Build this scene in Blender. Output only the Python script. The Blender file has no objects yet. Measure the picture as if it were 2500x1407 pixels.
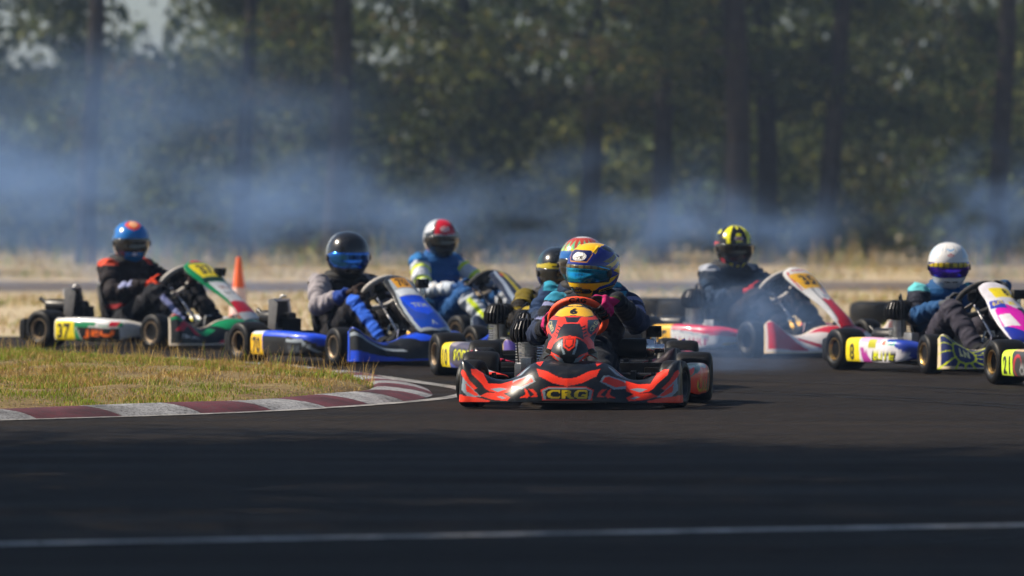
import bpy, bmesh, math, random
import numpy as np
from mathutils import Vector, Matrix, noise as mnoise

R = math.radians
rng = np.random.default_rng(7)
random.seed(7)
scene = bpy.context.scene
col = scene.collection

# ------------------------------------------------------------------ camera, sky, sun, exposure
CAM_H = 1.12
cd = bpy.data.cameras.new('camera')
cd.lens = 200.0
cd.sensor_width = 36.0
cd.clip_start = 0.5
cd.clip_end = 3000.0
cd.dof.use_dof = True
cd.dof.focus_distance = 31.3
cd.dof.aperture_fstop = 3.1
cam = bpy.data.objects.new('camera', cd)
col.objects.link(cam)
cam.location = (0, 0, CAM_H)
cam.rotation_euler = (R(90 - 0.84), 0, 0)
scene.camera = cam

SUN_EL, SUN_DIR = R(43), Vector((-0.985, 0.17, 0)).normalized()
world = bpy.data.worlds.new('World')
scene.world = world
world.use_nodes = True
wn = world.node_tree
bg = wn.nodes['Background']
sky = wn.nodes.new('ShaderNodeTexSky')
sky.sky_type = 'NISHITA'
sky.sun_disc = False
sky.sun_elevation = SUN_EL
sky.sun_rotation = math.atan2(SUN_DIR.x, SUN_DIR.y)
sky.air_density = 0.9
sky.dust_density = 1.0
wn.links.new(sky.outputs[0], bg.inputs['Color'])
bg.inputs['Strength'].default_value = 0.056
sl = bpy.data.lights.new('sun', 'SUN')
sl.energy = 5.0
sl.angle = R(0.53)
sl.color = (1.0, 0.88, 0.72)
sun = bpy.data.objects.new('sun', sl)
col.objects.link(sun)
to_sun = Vector((SUN_DIR.x * math.cos(SUN_EL), SUN_DIR.y * math.cos(SUN_EL), math.sin(SUN_EL)))
sun.rotation_euler = to_sun.to_track_quat('Z', 'Y').to_euler()
sun.location = (-30, 25, 40)

vs = scene.view_settings
vs.view_transform = 'Standard'
vs.look = 'None'
vs.exposure = 0.68
vs.gamma = 1.0
vs.use_curve_mapping = False
scene.render.engine = 'CYCLES'
cy = scene.cycles
cy.use_denoising = True
cy.max_bounces = 5
cy.use_adaptive_sampling = True
cy.adaptive_threshold = 0.03
cy.diffuse_bounces = 2
cy.glossy_bounces = 3
cy.transmission_bounces = 3
cy.transparent_max_bounces = 6
cy.volume_bounces = 0
cy.caustics_reflective = False
cy.caustics_refractive = False
cy.sample_clamp_indirect = 4.0
cy.volume_step_rate = 6.0
cy.volume_max_steps = 48

# ------------------------------------------------------------------ helpers
def lin(c):
    c = np.asarray(c, float)
    return np.where(c <= 0.04045, c / 12.92, ((c + 0.055) / 1.055) ** 2.4)

def hx(s):
    return lin([int(s[i:i + 2], 16) / 255 for i in (0, 2, 4)])

def tag(o, label=None, cat=None, group=None, kind=None):
    if label: o['label'] = label
    if cat: o['category'] = cat
    if group: o['group'] = group
    if kind: o['kind'] = kind
    return o

def empty(name, loc=(0, 0, 0), rz=0.0, parent=None):
    o = bpy.data.objects.new(name, None)
    col.objects.link(o)
    o.location = loc
    o.rotation_euler = (0, 0, rz)
    o.empty_display_size = 0.1
    if parent: o.parent = parent
    return o

def link(name, me, parent=None, loc=(0, 0, 0), rot=(0, 0, 0)):
    o = bpy.data.objects.new(name, me)
    col.objects.link(o)
    o.location = loc
    o.rotation_euler = rot
    if parent: o.parent = parent
    return o

def np_mesh(name, V, F, mat, cols=None, smooth=True, mats=None, fmat=None):
    """V (n,3) array, F (m,k) array of equal polygons"""
    me = bpy.data.meshes.new(name)
    V = np.ascontiguousarray(V, dtype=np.float32)
    F = np.ascontiguousarray(F, dtype=np.int32)
    m, k = F.shape
    me.vertices.add(len(V))
    me.vertices.foreach_set('co', V.ravel())
    me.loops.add(m * k)
    me.loops.foreach_set('vertex_index', F.ravel())
    me.polygons.add(m)
    me.polygons.foreach_set('loop_start', np.arange(0, m * k, k, dtype=np.int32))
    me.polygons.foreach_set('loop_total', np.full(m, k, dtype=np.int32))
    if smooth:
        me.polygons.foreach_set('use_smooth', np.ones(m, dtype=bool))
    for mm in (mats or [mat]):
        me.materials.append(mm)
    if fmat is not None:
        me.polygons.foreach_set('material_index', np.asarray(fmat, dtype=np.int32))
    me.update(calc_edges=True)
    if cols is not None:
        a = me.color_attributes.new('Col', 'FLOAT_COLOR', 'POINT')
        c = np.ones((len(V), 4), dtype=np.float32)
        c[:, :3] = cols
        a.data.foreach_set('color', c.ravel())
    return me

def grid_faces(nu, nv, wrap=False):
    i, j = np.meshgrid(np.arange(nu if wrap else nu - 1), np.arange(nv - 1), indexing='ij')
    i2 = (i + 1) % nu
    return np.stack([i * nv + j, i2 * nv + j, i2 * nv + j + 1, i * nv + j + 1], -1).reshape(-1, 4)

class MB:
    """collects simple solids, builds one mesh"""
    def __init__(s):
        s.v, s.f = [], []
    def add(s, V, F):
        b = len(s.v)
        s.v += [tuple(map(float, p)) for p in V]
        s.f += [tuple(int(i) + b for i in f) for f in F]
        return s
    def box(s, c, d, M=None):
        V = []
        for sx in (-1, 1):
            for sy in (-1, 1):
                for sz in (-1, 1):
                    p = Vector((sx * d[0] / 2, sy * d[1] / 2, sz * d[2] / 2))
                    if M is not None: p = M @ p
                    V.append(p + Vector(c))
        return s.add(V, [(0, 1, 3, 2), (4, 6, 7, 5), (0, 4, 5, 1), (2, 3, 7, 6), (0, 2, 6, 4), (1, 5, 7, 3)])
    def tube(s, pts, r, n=10, caps=True):
        pts = [Vector(p) for p in pts]
        rs = r if isinstance(r, (list, tuple)) else [r] * len(pts)
        up = None
        V = []
        for i, p in enumerate(pts):
            t = (pts[min(i + 1, len(pts) - 1)] - pts[max(i - 1, 0)]).normalized()
            if up is None:
                up = Vector((0, 0, 1)) if abs(t.z) < 0.9 else Vector((1, 0, 0))
            a = t.cross(up).normalized()
            up = a.cross(t).normalized()
            for k in range(n):
                an = 2 * math.pi * k / n
                V.append(p + (a * math.cos(an) + up * math.sin(an)) * rs[i])
        F = []
        for i in range(len(pts) - 1):
            for k in range(n):
                F.append((i * n + k, i * n + (k + 1) % n, (i + 1) * n + (k + 1) % n, (i + 1) * n + k))
        if caps:
            F.append(tuple(range(n))[::-1])
            F.append(tuple(range((len(pts) - 1) * n, len(pts) * n)))
        return s.add(V, F)
    def lathe(s, prof, c=(0, 0, 0), axis='Y', n=40):
        """prof: (along, radius)"""
        V = []
        for a, r in prof:
            for k in range(n):
                an = 2 * math.pi * k / n
                x, z = r * math.cos(an), r * math.sin(an)
                p = {'Y': (x, a, z), 'Z': (x, z, a), 'X': (a, x, z)}[axis]
                V.append((p[0] + c[0], p[1] + c[1], p[2] + c[2]))
        F = []
        for i in range(len(prof) - 1):
            for k in range(n):
                F.append((i * n + k, i * n + (k + 1) % n, (i + 1) * n + (k + 1) % n, (i + 1) * n + k))
        if prof[0][1] > 1e-5: F.append(tuple(range(n))[::-1])
        if prof[-1][1] > 1e-5: F.append(tuple(range((len(prof) - 1) * n, len(prof) * n)))
        return s.add(V, F)
    def prism(s, pts, y0, y1, axis='Y'):
        n = len(pts)
        def P(a, b, h): return {'Y': (a, h, b), 'Z': (a, b, h), 'X': (h, a, b)}[axis]
        V = [P(a, b, y0) for a, b in pts] + [P(a, b, y1) for a, b in pts]
        F = [tuple(range(n))[::-1], tuple(range(n, 2 * n))]
        for i in range(n):
            F.append((i, (i + 1) % n, n + (i + 1) % n, n + i))
        return s.add(V, F)
    def mesh(s, name, mat, smooth=True, bevel=0.0, sharp=40):
        me = bpy.data.meshes.new(name)
        me.from_pydata(s.v, [], s.f)
        bm = bmesh.new(); bm.from_mesh(me)
        bmesh.ops.recalc_face_normals(bm, faces=bm.faces[:])
        if bevel:
            es = [e for e in bm.edges if len(e.link_faces) == 2 and e.calc_face_angle(0) > R(sharp)]
            try:
                bmesh.ops.bevel(bm, geom=es, offset=bevel, segments=2, profile=0.6, affect='EDGES', clamp_overlap=True)
            except Exception:
                pass
        bm.to_mesh(me); bm.free()
        me.materials.append(mat)
        if smooth:
            me.polygons.foreach_set('use_smooth', np.ones(len(me.polygons), dtype=bool))
            me.set_sharp_from_angle(angle=R(sharp))
        return me

_cache = {}
def cached(key, fn):
    if key not in _cache: _cache[key] = fn()
    return _cache[key]

# ------------------------------------------------------------------ materials
def new_mat(name):
    m = bpy.data.materials.new(name)
    m.use_nodes = True
    nt = m.node_tree
    return m, nt, nt.nodes['Principled BSDF']

def N(nt, t, **kw):
    n = nt.nodes.new(t)
    for k, v in kw.items():
        if k in n.inputs.keys() if isinstance(k, str) else False:
            n.inputs[k].default_value = v
        else:
            setattr(n, k, v)
    return n

def ramp(nt, fac, stops):
    r = nt.nodes.new('ShaderNodeValToRGB')
    e = r.color_ramp.elements
    while len(e) < len(stops): e.new(0.5)
    for i, (p, c) in enumerate(stops):
        e[i].position = p
        c = tuple(c) if hasattr(c, '__len__') else (c, c, c)
        e[i].color = (*c, 1)
    nt.links.new(fac, r.inputs[0])
    return r

def noise_tex(nt, scale, detail=4, rough=0.55, coord='Object', dim='3D'):
    tc = nt.nodes.new('ShaderNodeTexCoord')
    n = nt.nodes.new('ShaderNodeTexNoise')
    n.inputs['Scale'].default_value = scale
    n.inputs['Detail'].default_value = detail
    n.inputs['Roughness'].default_value = rough
    nt.links.new(tc.outputs[coord], n.inputs['Vector'])
    return n

def bump(nt, b, h, strength, dist):
    n = nt.nodes.new('ShaderNodeBump')
    n.inputs['Strength'].default_value = strength
    n.inputs['Distance'].default_value = dist
    nt.links.new(h, n.inputs['Height'])
    nt.links.new(n.outputs[0], b.inputs['Normal'])
    return n

def mixc(nt, fac, a, b, mode='MIX'):
    m = nt.nodes.new('ShaderNodeMix')
    m.data_type = 'RGBA'
    m.blend_type = mode
    for s, v in ((0, fac), (6, a), (7, b)):
        if hasattr(v, 'links') or hasattr(v, 'is_linked'):
            nt.links.new(v, m.inputs[s])
        else:
            m.inputs[s].default_value = v if s == 0 else (*v, 1) if len(v) == 3 else v
    return m.outputs[2]

def simple(name, c, rough=0.5, metal=0.0, coat=0.0, nscale=30, var=0.25, bmp=0.0, rvar=0.12, spec=0.5):
    m, nt, b = new_mat(name)
    n = noise_tex(nt, nscale, 5)
    c = np.asarray(c, float)
    r = ramp(nt, n.outputs[0], [(0.3, c * (1 - var)), (0.7, np.minimum(c * (1 + var), 0.95))])
    nt.links.new(r.outputs[0], b.inputs['Base Color'])
    rr = ramp(nt, n.outputs[0], [(0.3, max(rough - rvar, 0.03)), (0.75, min(rough + rvar, 1))])
    nt.links.new(rr.outputs[0], b.inputs['Roughness'])
    b.inputs['Metallic'].default_value = metal
    b.inputs['Coat Weight'].default_value = coat
    b.inputs['Coat Roughness'].default_value = 0.08
    b.inputs['Specular IOR Level'].default_value = spec
    if bmp:
        n2 = noise_tex(nt, nscale * 6, 3)
        bump(nt, b, n2.outputs[0], bmp, 0.002)
    return m

def livery_mat(name, rough=0.34, coat=0.28, dirt=0.30, fabric=False):
    m, nt, b = new_mat(name)
    at = nt.nodes.new('ShaderNodeVertexColor'); at.layer_name = 'Col'
    n = noise_tex(nt, 9 if not fabric else 22, 7, 0.65)
    d = ramp(nt, n.outputs[0], [(0.52, 0.0), (0.78, dirt)])
    c = mixc(nt, d.outputs[0], at.outputs[0], (0.10, 0.09, 0.085))
    nt.links.new(c, b.inputs['Base Color'])
    rr = ramp(nt, n.outputs[0], [(0.35, rough * 0.8), (0.75, min(1, rough * 1.5))])
    nt.links.new(rr.outputs[0], b.inputs['Roughness'])
    b.inputs['Coat Weight'].default_value = coat
    b.inputs['Coat Roughness'].default_value = 0.06
    b.inputs['Specular IOR Level'].default_value = 0.32
    if fabric:
        b.inputs['Sheen Weight'].default_value = 0.03
        b.inputs['Sheen Roughness'].default_value = 0.5
        b.inputs['Specular IOR Level'].default_value = 0.14
        n2 = noise_tex(nt, 38, 4, 0.6)
        bump(nt, b, n2.outputs[0], 0.5, 0.01)
    return m

M = {}
M['livery'] = livery_mat('printed_plastic')
M['suit'] = livery_mat('race_suit_fabric', 0.8, 0.0, 0.12, True)
M['helmet'] = livery_mat('lacquered_shell', 0.22, 0.8, 0.06)
M['rubber'] = simple('tyre_rubber', (0.0065, 0.0065, 0.007), 0.5, nscale=25, var=0.35, bmp=0.25, spec=0.2)
M['plastic'] = simple('black_plastic', (0.007, 0.007, 0.008), 0.4, nscale=18, bmp=0.1, spec=0.3)
M['frame'] = simple('painted_steel_tube', (0.05, 0.05, 0.055), 0.3, metal=0.6, nscale=20)
M['chrome'] = simple('bright_metal', (0.72, 0.72, 0.74), 0.2, metal=1.0, nscale=30)
M['alu'] = simple('cast_aluminium', (0.5, 0.5, 0.51), 0.42, metal=1.0, nscale=60, bmp=0.2)
M['darkmetal'] = simple('dark_cast_metal', (0.035, 0.035, 0.038), 0.42, metal=0.6, nscale=60, bmp=0.2)
M['bronze'] = simple('bronze_magnesium_rim', (0.50, 0.32, 0.11), 0.38, metal=1.0, nscale=40)
M['grey_rim'] = simple('dull_magnesium_rim', (0.32, 0.24, 0.16), 0.5, metal=0.8, nscale=40)
M['seat'] = simple('fibreglass_seat', (0.03, 0.03, 0.032), 0.35, coat=0.4, nscale=14)
M['leather'] = simple('suede_grip', (0.02, 0.02, 0.022), 0.8, nscale=60, bmp=0.3)
M['grey_grip'] = simple('grey_suede_grip', (0.42, 0.40, 0.38), 0.75, nscale=60, bmp=0.3)
M['orange_grip'] = simple('orange_suede_grip', (0.86, 0.075, 0.012), 0.62, nscale=60, bmp=0.3, var=0.12)
M['yellow_grip'] = simple('yellow_suede_grip', (0.62, 0.38, 0.02), 0.65, nscale=60, bmp=0.3, var=0.12)
M['collar'] = simple('neck_foam', (0.012, 0.012, 0.014), 0.85, nscale=40)
M['lens'] = simple('camera_glass', (0.01, 0.012, 0.016), 0.06, nscale=3, rvar=0.02)
M['visor_blue'] = simple('mirror_visor_blue', (0.03, 0.16, 0.80), 0.13, metal=0.95, nscale=6, var=0.55, rvar=0.05)
M['visor_cyan'] = simple('mirror_visor_cyan', (0.02, 0.32, 0.72), 0.12, metal=0.95, nscale=9, var=0.6, rvar=0.05)
M['visor_violet'] = simple('mirror_visor_violet', (0.10, 0.04, 0.62), 0.12, metal=0.95, nscale=6, var=0.5, rvar=0.05)
M['visor_dark'] = simple('smoked_visor', (0.012, 0.014, 0.018), 0.09, coat=0.6, nscale=6, rvar=0.04)
M['skin'] = simple('skin', (0.42, 0.22, 0.15), 0.55, nscale=30)

def asphalt_mat(name='asphalt', k=1.0, spec=0.10):
    m, nt, b = new_mat(name)
    n1 = noise_tex(nt, 0.55, 6, 0.6)
    n2 = noise_tex(nt, 110, 3, 0.7)
    tc = nt.nodes.new('ShaderNodeTexCoord')
    mp = nt.nodes.new('ShaderNodeMapping'); mp.inputs['Scale'].default_value = (0.25, 2.2, 1)
    mp.inputs['Rotation'].default_value = (0, 0, R(-12))
    nt.links.new(tc.outputs['Object'], mp.inputs[0])
    n3 = nt.nodes.new('ShaderNodeTexNoise'); n3.inputs['Scale'].default_value = 1.0; n3.inputs['Detail'].default_value = 7
    nt.links.new(mp.outputs[0], n3.inputs['Vector'])
    vo = nt.nodes.new('ShaderNodeTexVoronoi'); vo.inputs['Scale'].default_value = 75
    nt.links.new(tc.outputs['Object'], vo.inputs['Vector'])
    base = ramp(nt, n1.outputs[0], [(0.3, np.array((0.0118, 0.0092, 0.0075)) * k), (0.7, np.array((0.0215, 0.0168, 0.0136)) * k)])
    st = ramp(nt, n3.outputs[0], [(0.35, 0.7), (0.65, 1.1)])
    c1 = mixc(nt, 1.0, base.outputs[0], st.outputs[0], 'MULTIPLY')
    sp = ramp(nt, n2.outputs[0], [(0.34, (0.35, 0.35, 0.35)), (0.55, (1, 1, 1)), (0.72, (2.6, 2.5, 2.4))])
    c2 = mixc(nt, 1.0, c1, sp.outputs[0], 'MULTIPLY')
    mp2 = nt.nodes.new('ShaderNodeMapping'); mp2.inputs['Scale'].default_value = (14, 2.2, 1)
    nt.links.new(tc.outputs['Object'], mp2.inputs[0])
    n4 = nt.nodes.new('ShaderNodeTexNoise'); n4.inputs['Scale'].default_value = 1.0; n4.inputs['Detail'].default_value = 5; n4.inputs['Roughness'].default_value = .75
    nt.links.new(mp2.outputs[0], n4.inputs['Vector'])
    cr = ramp(nt, n4.outputs[0], [(0.30, (0.35, 0.35, 0.35)), (0.46, (0.95, 0.95, 0.95)), (0.60, (1.1, 1.1, 1.1)), (0.74, (1.8, 1.75, 1.7))])
    c2 = mixc(nt, 1.0, c2, cr.outputs[0], 'MULTIPLY')
    nt.links.new(c2, b.inputs['Base Color'])
    rr = ramp(nt, n3.outputs[0], [(0.3, 0.62), (0.7, 0.85)])
    nt.links.new(rr.outputs[0], b.inputs['Roughness'])
    b.inputs['Specular IOR Level'].default_value = spec
    ad = nt.nodes.new('ShaderNodeMath'); ad.operation = 'ADD'
    nt.links.new(n2.outputs[0], ad.inputs[0]); nt.links.new(vo.outputs['Distance'], ad.inputs[1])
    bump(nt, b, ad.outputs[0], 0.7, 0.006)
    return m
M['asphalt'] = asphalt_mat()
M['hazed_asphalt'] = asphalt_mat('haze_lightened_asphalt', 8.5, 0.4)  # far road: colour lightened to imitate haze and sheen lying over it

def soil_mat(name, a, b_, c_, sc=3.0):
    m, nt, b = new_mat(name)
    n1 = noise_tex(nt, sc, 8, 0.65)
    n2 = noise_tex(nt, sc * 16, 4, 0.6)
    r1 = ramp(nt, n1.outputs[0], [(0.3, a), (0.52, b_), (0.72, c_)])
    r2 = ramp(nt, n2.outputs[0], [(0.3, 0.55), (0.7, 1.25)])
    nt.links.new(mixc(nt, 1.0, r1.outputs[0], r2.outputs[0], 'MULTIPLY'), b.inputs['Base Color'])
    b.inputs['Roughness'].default_value = 0.95
    b.inputs['Specular IOR Level'].default_value = 0.1
    bump(nt, b, n2.outputs[0], 0.8, 0.03)
    return m
M['soil'] = soil_mat('dry_turf', (0.13, 0.09, 0.05), (0.24, 0.18, 0.09), (0.20, 0.20, 0.07))
M['drygrass'] = soil_mat('dry_grass_ground', (0.36, 0.30, 0.21), (0.47, 0.39, 0.27), (0.38, 0.34, 0.22), 0.5)

def paint_mat(name, c, worn, sc=14):
    m, nt, b = new_mat(name)
    n1 = noise_tex(nt, sc, 9, 0.75)
    n2 = noise_tex(nt, 3, 4, 0.6)
    c = np.asarray(c, float)
    r1 = ramp(nt, n1.outputs[0], [(worn - 0.08, (0.05, 0.047, 0.05)), (worn + 0.06, c)])
    r2 = ramp(nt, n2.outputs[0], [(0.32, 0.35), (0.6, 1.1)])
    nt.links.new(mixc(nt, 1.0, r1.outputs[0], r2.outputs[0], 'MULTIPLY'), b.inputs['Base Color'])
    b.inputs['Roughness'].default_value = 0.7
    b.inputs['Specular IOR Level'].default_value = 0.3
    bump(nt, b, n1.outputs[0], 0.5, 0.004)
    return m
M['kerb_white'] = paint_mat('worn_white_kerb_paint', (0.29, 0.30, 0.32), 0.46, 55)
M['kerb_red'] = paint_mat('worn_red_kerb_paint', (0.105, 0.022, 0.033), 0.44, 50)
def skid_mat():
    m, nt, b = new_mat('rubber_streak')
    n = noise_tex(nt, 2.5, 8, 0.7)
    b.inputs['Base Color'].default_value = (0.006, 0.006, 0.0065, 1)
    b.inputs['Roughness'].default_value = 0.6
    b.inputs['Specular IOR Level'].default_value = 0.15
    tr = nt.nodes.new('ShaderNodeBsdfTransparent')
    mx = nt.nodes.new('ShaderNodeMixShader')
    r = ramp(nt, n.outputs[0], [(0.35, 0.0), (0.65, 0.75)])
    nt.links.new(r.outputs[0], mx.inputs[0])
    nt.links.new(tr.outputs[0], mx.inputs[1]); nt.links.new(b.outputs[0], mx.inputs[2])
    nt.links.new(mx.outputs[0], nt.nodes['Material Output'].inputs['Surface'])
    return m
M['skid'] = skid_mat()
M['kerb_line'] = paint_mat('faded_kerb_line_paint', (0.30, 0.30, 0.30), 0.47, 30)
M['line'] = paint_mat('worn_white_line_paint', (0.60, 0.58, 0.55), 0.43, 16)

def leaf_mat(name, rough=0.5, trans=0.35):
    m, nt, b = new_mat(name)
    at = nt.nodes.new('ShaderNodeVertexColor'); at.layer_name = 'Col'
    nt.links.new(at.outputs[0], b.inputs['Base Color'])
    b.inputs['Roughness'].default_value = rough
    b.inputs['Specular IOR Level'].default_value = 0.12
    tr = nt.nodes.new('ShaderNodeBsdfTranslucent')
    nt.links.new(at.outputs[0], tr.inputs['Color'])
    mx = nt.nodes.new('ShaderNodeMixShader'); mx.inputs[0].default_value = trans
    nt.links.new(b.outputs[0], mx.inputs[1]); nt.links.new(tr.outputs[0], mx.inputs[2])
    nt.links.new(mx.outputs[0], nt.nodes['Material Output'].inputs['Surface'])
    return m
M['leaf'] = leaf_mat('tree_leaf', 0.85, 0.38)
M['grass'] = leaf_mat('grass_blade', 0.6, 0.3)
M['bark'] = soil_mat('tree_bark', (0.022, 0.018, 0.016), (0.036, 0.030, 0.026), (0.055, 0.046, 0.040), 4.0)
M['cone'] = simple('traffic_cone_plastic', (0.85, 0.13, 0.03), 0.5, nscale=12, var=0.15)
M['cone_band'] = simple('faded_reflective_band', (0.75, 0.55, 0.52), 0.4, nscale=12, var=0.15)

# ------------------------------------------------------------------ painted livery canvas
_tt = {}
def text_tris(s, bold=0.0):
    k = (s, bold)
    if k in _tt: return _tt[k]
    cu = bpy.data.curves.new('t', 'FONT')
    cu.body = s; cu.size = 1.0; cu.offset = bold; cu.resolution_u = 3; cu.space_character = 1.0 + bold * 2
    o = bpy.data.objects.new('t', cu); col.objects.link(o)
    dg = bpy.context.evaluated_depsgraph_get(); dg.update()
    ev = o.evaluated_get(dg); me = ev.to_mesh()
    me.calc_loop_triangles()
    V = np.array([v.co[:2] for v in me.vertices]).reshape(-1, 2)
    T = np.array([t.vertices[:] for t in me.loop_triangles]).reshape(-1, 3)
    ev.to_mesh_clear()
    bpy.data.objects.remove(o); bpy.data.curves.remove(cu)
    if len(V) == 0: V = np.zeros((1, 2))
    mn, mx = V.min(0), V.max(0)
    V = (V - (mn + mx) / 2) / (mx[1] - mn[1] + 1e-9)
    _tt[k] = (V, T, (mx[0] - mn[0]) / (mx[1] - mn[1] + 1e-9))
    return _tt[k]

class Canvas:
    def __init__(s, x0, x1, y0, y1, res, base):
        s.x0, s.y0, s.x1, s.y1 = x0, y0, x1, y1
        s.w, s.h = int((x1 - x0) * res), int((y1 - y0) * res)
        s.res = res
        s.a = np.empty((s.h, s.w, 3)); s.a[:] = base
    def _px(s, P):
        P = np.asarray(P, float)
        return np.stack([(P[..., 0] - s.x0) * s.res, (P[..., 1] - s.y0) * s.res], -1)
    def poly(s, pts, c):
        P = s._px(pts)
        a = np.maximum(np.floor(P.min(0)).astype(int), 0)
        b = np.minimum(np.ceil(P.max(0)).astype(int) + 1, (s.w, s.h))
        if (b <= a).any(): return s
        X, Y = np.meshgrid(np.arange(a[0], b[0]) + 0.5, np.arange(a[1], b[1]) + 0.5)
        ins = np.zeros(X.shape, bool)
        n = len(P)
        for i in range(n):
            x1, y1 = P[i]; x2, y2 = P[(i + 1) % n]
            if y1 == y2: continue
            cnd = (y1 > Y) != (y2 > Y)
            ins ^= cnd & (X < (x2 - x1) * (Y - y1) / (y2 - y1) + x1)
        s.a[a[1]:b[1], a[0]:b[0]][ins] = c
        return s
    def rect(s, x0, y0, x1, y1, c): return s.poly([(x0, y0), (x1, y0), (x1, y1), (x0, y1)], c)
    def ell(s, cx, cy, rx, ry, c, n=28):
        return s.poly([(cx + rx * math.cos(2 * math.pi * i / n), cy + ry * math.sin(2 * math.pi * i / n)) for i in range(n)], c)
    def stripe(s, pts, w, c):
        for p, q in zip(pts[:-1], pts[1:]):
            d = np.subtract(q, p); d = d / (np.hypot(*d) + 1e-9); nrm = np.array([-d[1], d[0]]) * w / 2
            s.poly([p + nrm, q + nrm + d * w * .3, q - nrm + d * w * .3, p - nrm], c)
        return s
    def text(s, t, cx, cy, h, c, bold=0.03, width=None, shear=0.0, rot=0.0, flip=False):
        V, T, asp = text_tris(t, bold)
        P = V * h
        if width: P = P * np.array([width / (asp * h), 1])
        P = P + np.stack([P[:, 1] * shear, P[:, 1] * 0], -1)
        if flip: P = P * np.array([-1, 1])
        cr, sr = math.cos(rot), math.sin(rot)
        P = np.stack([P[:, 0] * cr - P[:, 1] * sr + cx, P[:, 0] * sr + P[:, 1] * cr + cy], -1)
        for tr in T: s.poly(P[tr], c)
        return s
    def mirror(s):
        s.a = np.concatenate([s.a[:, s.w - s.w // 2:][:, ::-1], s.a[:, s.w // 2:]], 1) if s.w % 2 == 0 else s.a
        return s
    def sample(s, x, y):
        i = np.clip(((x - s.x0) * s.res).astype(int), 0, s.w - 1)
        j = np.clip(((y - s.y0) * s.res).astype(int), 0, s.h - 1)
        return s.a[j, i]

def shell(name, P, nu, nv, mat, cols, thick, wrap=False):
    """open surface P(nu,nv,3) turned into a closed shell of given thickness (offset along -normal)"""
    du = np.gradient(P, axis=0); dv = np.gradient(P, axis=1)
    nr = np.cross(du, dv); nr /= np.linalg.norm(nr, axis=-1, keepdims=True) + 1e-9
    Q = P - nr * thick
    V = np.concatenate([P.reshape(-1, 3), Q.reshape(-1, 3)])
    F = grid_faces(nu, nv)
    n = nu * nv
    fs = [F, F[:, ::-1] + n]
    def strip(ix):
        a, b = ix[:-1], ix[1:]
        return np.stack([a, a + n, b + n, b], -1)
    I = np.arange(n).reshape(nu, nv)
    fs += [strip(I[:, 0]), strip(I[::-1, -1]), strip(I[0, ::-1]), strip(I[-1, :])]
    C = np.concatenate([cols, np.tile(np.array([[0.012, 0.012, 0.013]]), (n, 1))]) if cols is not None else None
    me = np_mesh(name, V, np.concatenate(fs), mat, C)
    return me

def interp(t, ts, vs_):
    """smooth (catmull-like) interpolation of columns"""
    ts = np.asarray(ts, float); vs_ = np.asarray(vs_, float)
    m = np.gradient(vs_, ts, axis=0)
    i = np.clip(np.searchsorted(ts, t) - 1, 0, len(ts) - 2)
    h = ts[i + 1] - ts[i]; u = (t - ts[i]) / h
    if vs_.ndim > 1: u = u[..., None]; h = h[..., None]
    return ((2 * u**3 - 3 * u**2 + 1) * vs_[i] + (u**3 - 2 * u**2 + u) * h * m[i] + (-2 * u**3 + 3 * u**2) * vs_[i + 1] + (u**3 - u**2) * h * m[i + 1])
# ------------------------------------------------------------------ the setting: ground, track, kerb, lines
def sheet(name, x0, x1, y0, y1, z, mat, nx=2, ny=2, fn=None):
    xs, ys = np.linspace(x0, x1, nx), np.linspace(y0, y1, ny)
    X, Y = np.meshgrid(xs, ys, indexing='ij')
    Z = np.full_like(X, z) if fn is None else fn(X, Y)
    V = np.stack([X, Y, Z], -1).reshape(-1, 3)
    o = link(name, np_mesh(name, V, grid_faces(nx, ny), mat))
    return tag(o, kind='structure')

def poly_sheet(name, front, back, z, mat):
    """sheet between two polylines with equal counts"""
    V = np.array([(x, y, z) for x, y in front] + [(x, y, z) for x, y in back])
    n = len(front)
    F = np.array([(i, i + 1, n + i + 1, n + i) for i in range(n - 1)])
    o = link(name, np_mesh(name, V, F, mat, smooth=False))
    return tag(o, kind='structure')

sheet('ground', -260, 260, -60, 460, 0.0, M['drygrass'], 3, 3)
xs = np.linspace(-90, 90, 61)
edge = lambda x: 48.2 - 0.02 * x + 0.35 * np.sin(x * 0.31) + 0.12 * np.sin(x * 1.7)
poly_sheet('track', [(x, -25.0) for x in xs], [(x, float(edge(x))) for x in xs], 0.006, M['asphalt'])
poly_sheet('far_road', [(x, 73.5 + 0.2 * math.sin(x * .4)) for x in xs], [(x, 82.5 + 0.3 * math.sin(x * .3)) for x in xs], 0.006, M['hazed_asphalt'])

# kerb path: outer foot of the kerb, round the tip of the grass peninsula
KP = np.array([(-26, 21.8), (-18, 23.2), (-12, 25.0), (-8, 26.6), (-5, 28.0), (-2.64, 29.37), (-1.43, 30.5), (-0.86, 31.5), (-0.56, 32.4), (-0.46, 33.3),
               (-0.50, 34.3), (-0.64, 35.4), (-0.86, 36.6), (-1.22, 37.8), (-1.85, 39.2), (-2.9, 40.9), (-4.3, 42.5), (-7.5, 45.3), (-13, 49.5), (-24, 54)])
seg = np.r_[0, np.cumsum(np.hypot(*np.diff(KP, axis=0).T))]
tt = np.linspace(0, seg[-1], 1600)
kp = interp(tt, seg, KP)
arc = np.r_[0, np.cumsum(np.hypot(*np.diff(kp, axis=0).T))]
ktan = np.gradient(kp, axis=0); ktan /= np.linalg.norm(ktan, axis=1, keepdims=True)
kin = np.stack([-ktan[:, 1], ktan[:, 0]], 1)      # towards the grass (left of travel)
KW = 0.36
def kpt(s, off):
    x = np.interp(s, arc, kp[:, 0]); y = np.interp(s, arc, kp[:, 1])
    nx = np.interp(s, arc, kin[:, 0]); ny = np.interp(s, arc, kin[:, 1])
    return x + nx * off, y + ny * off

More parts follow.
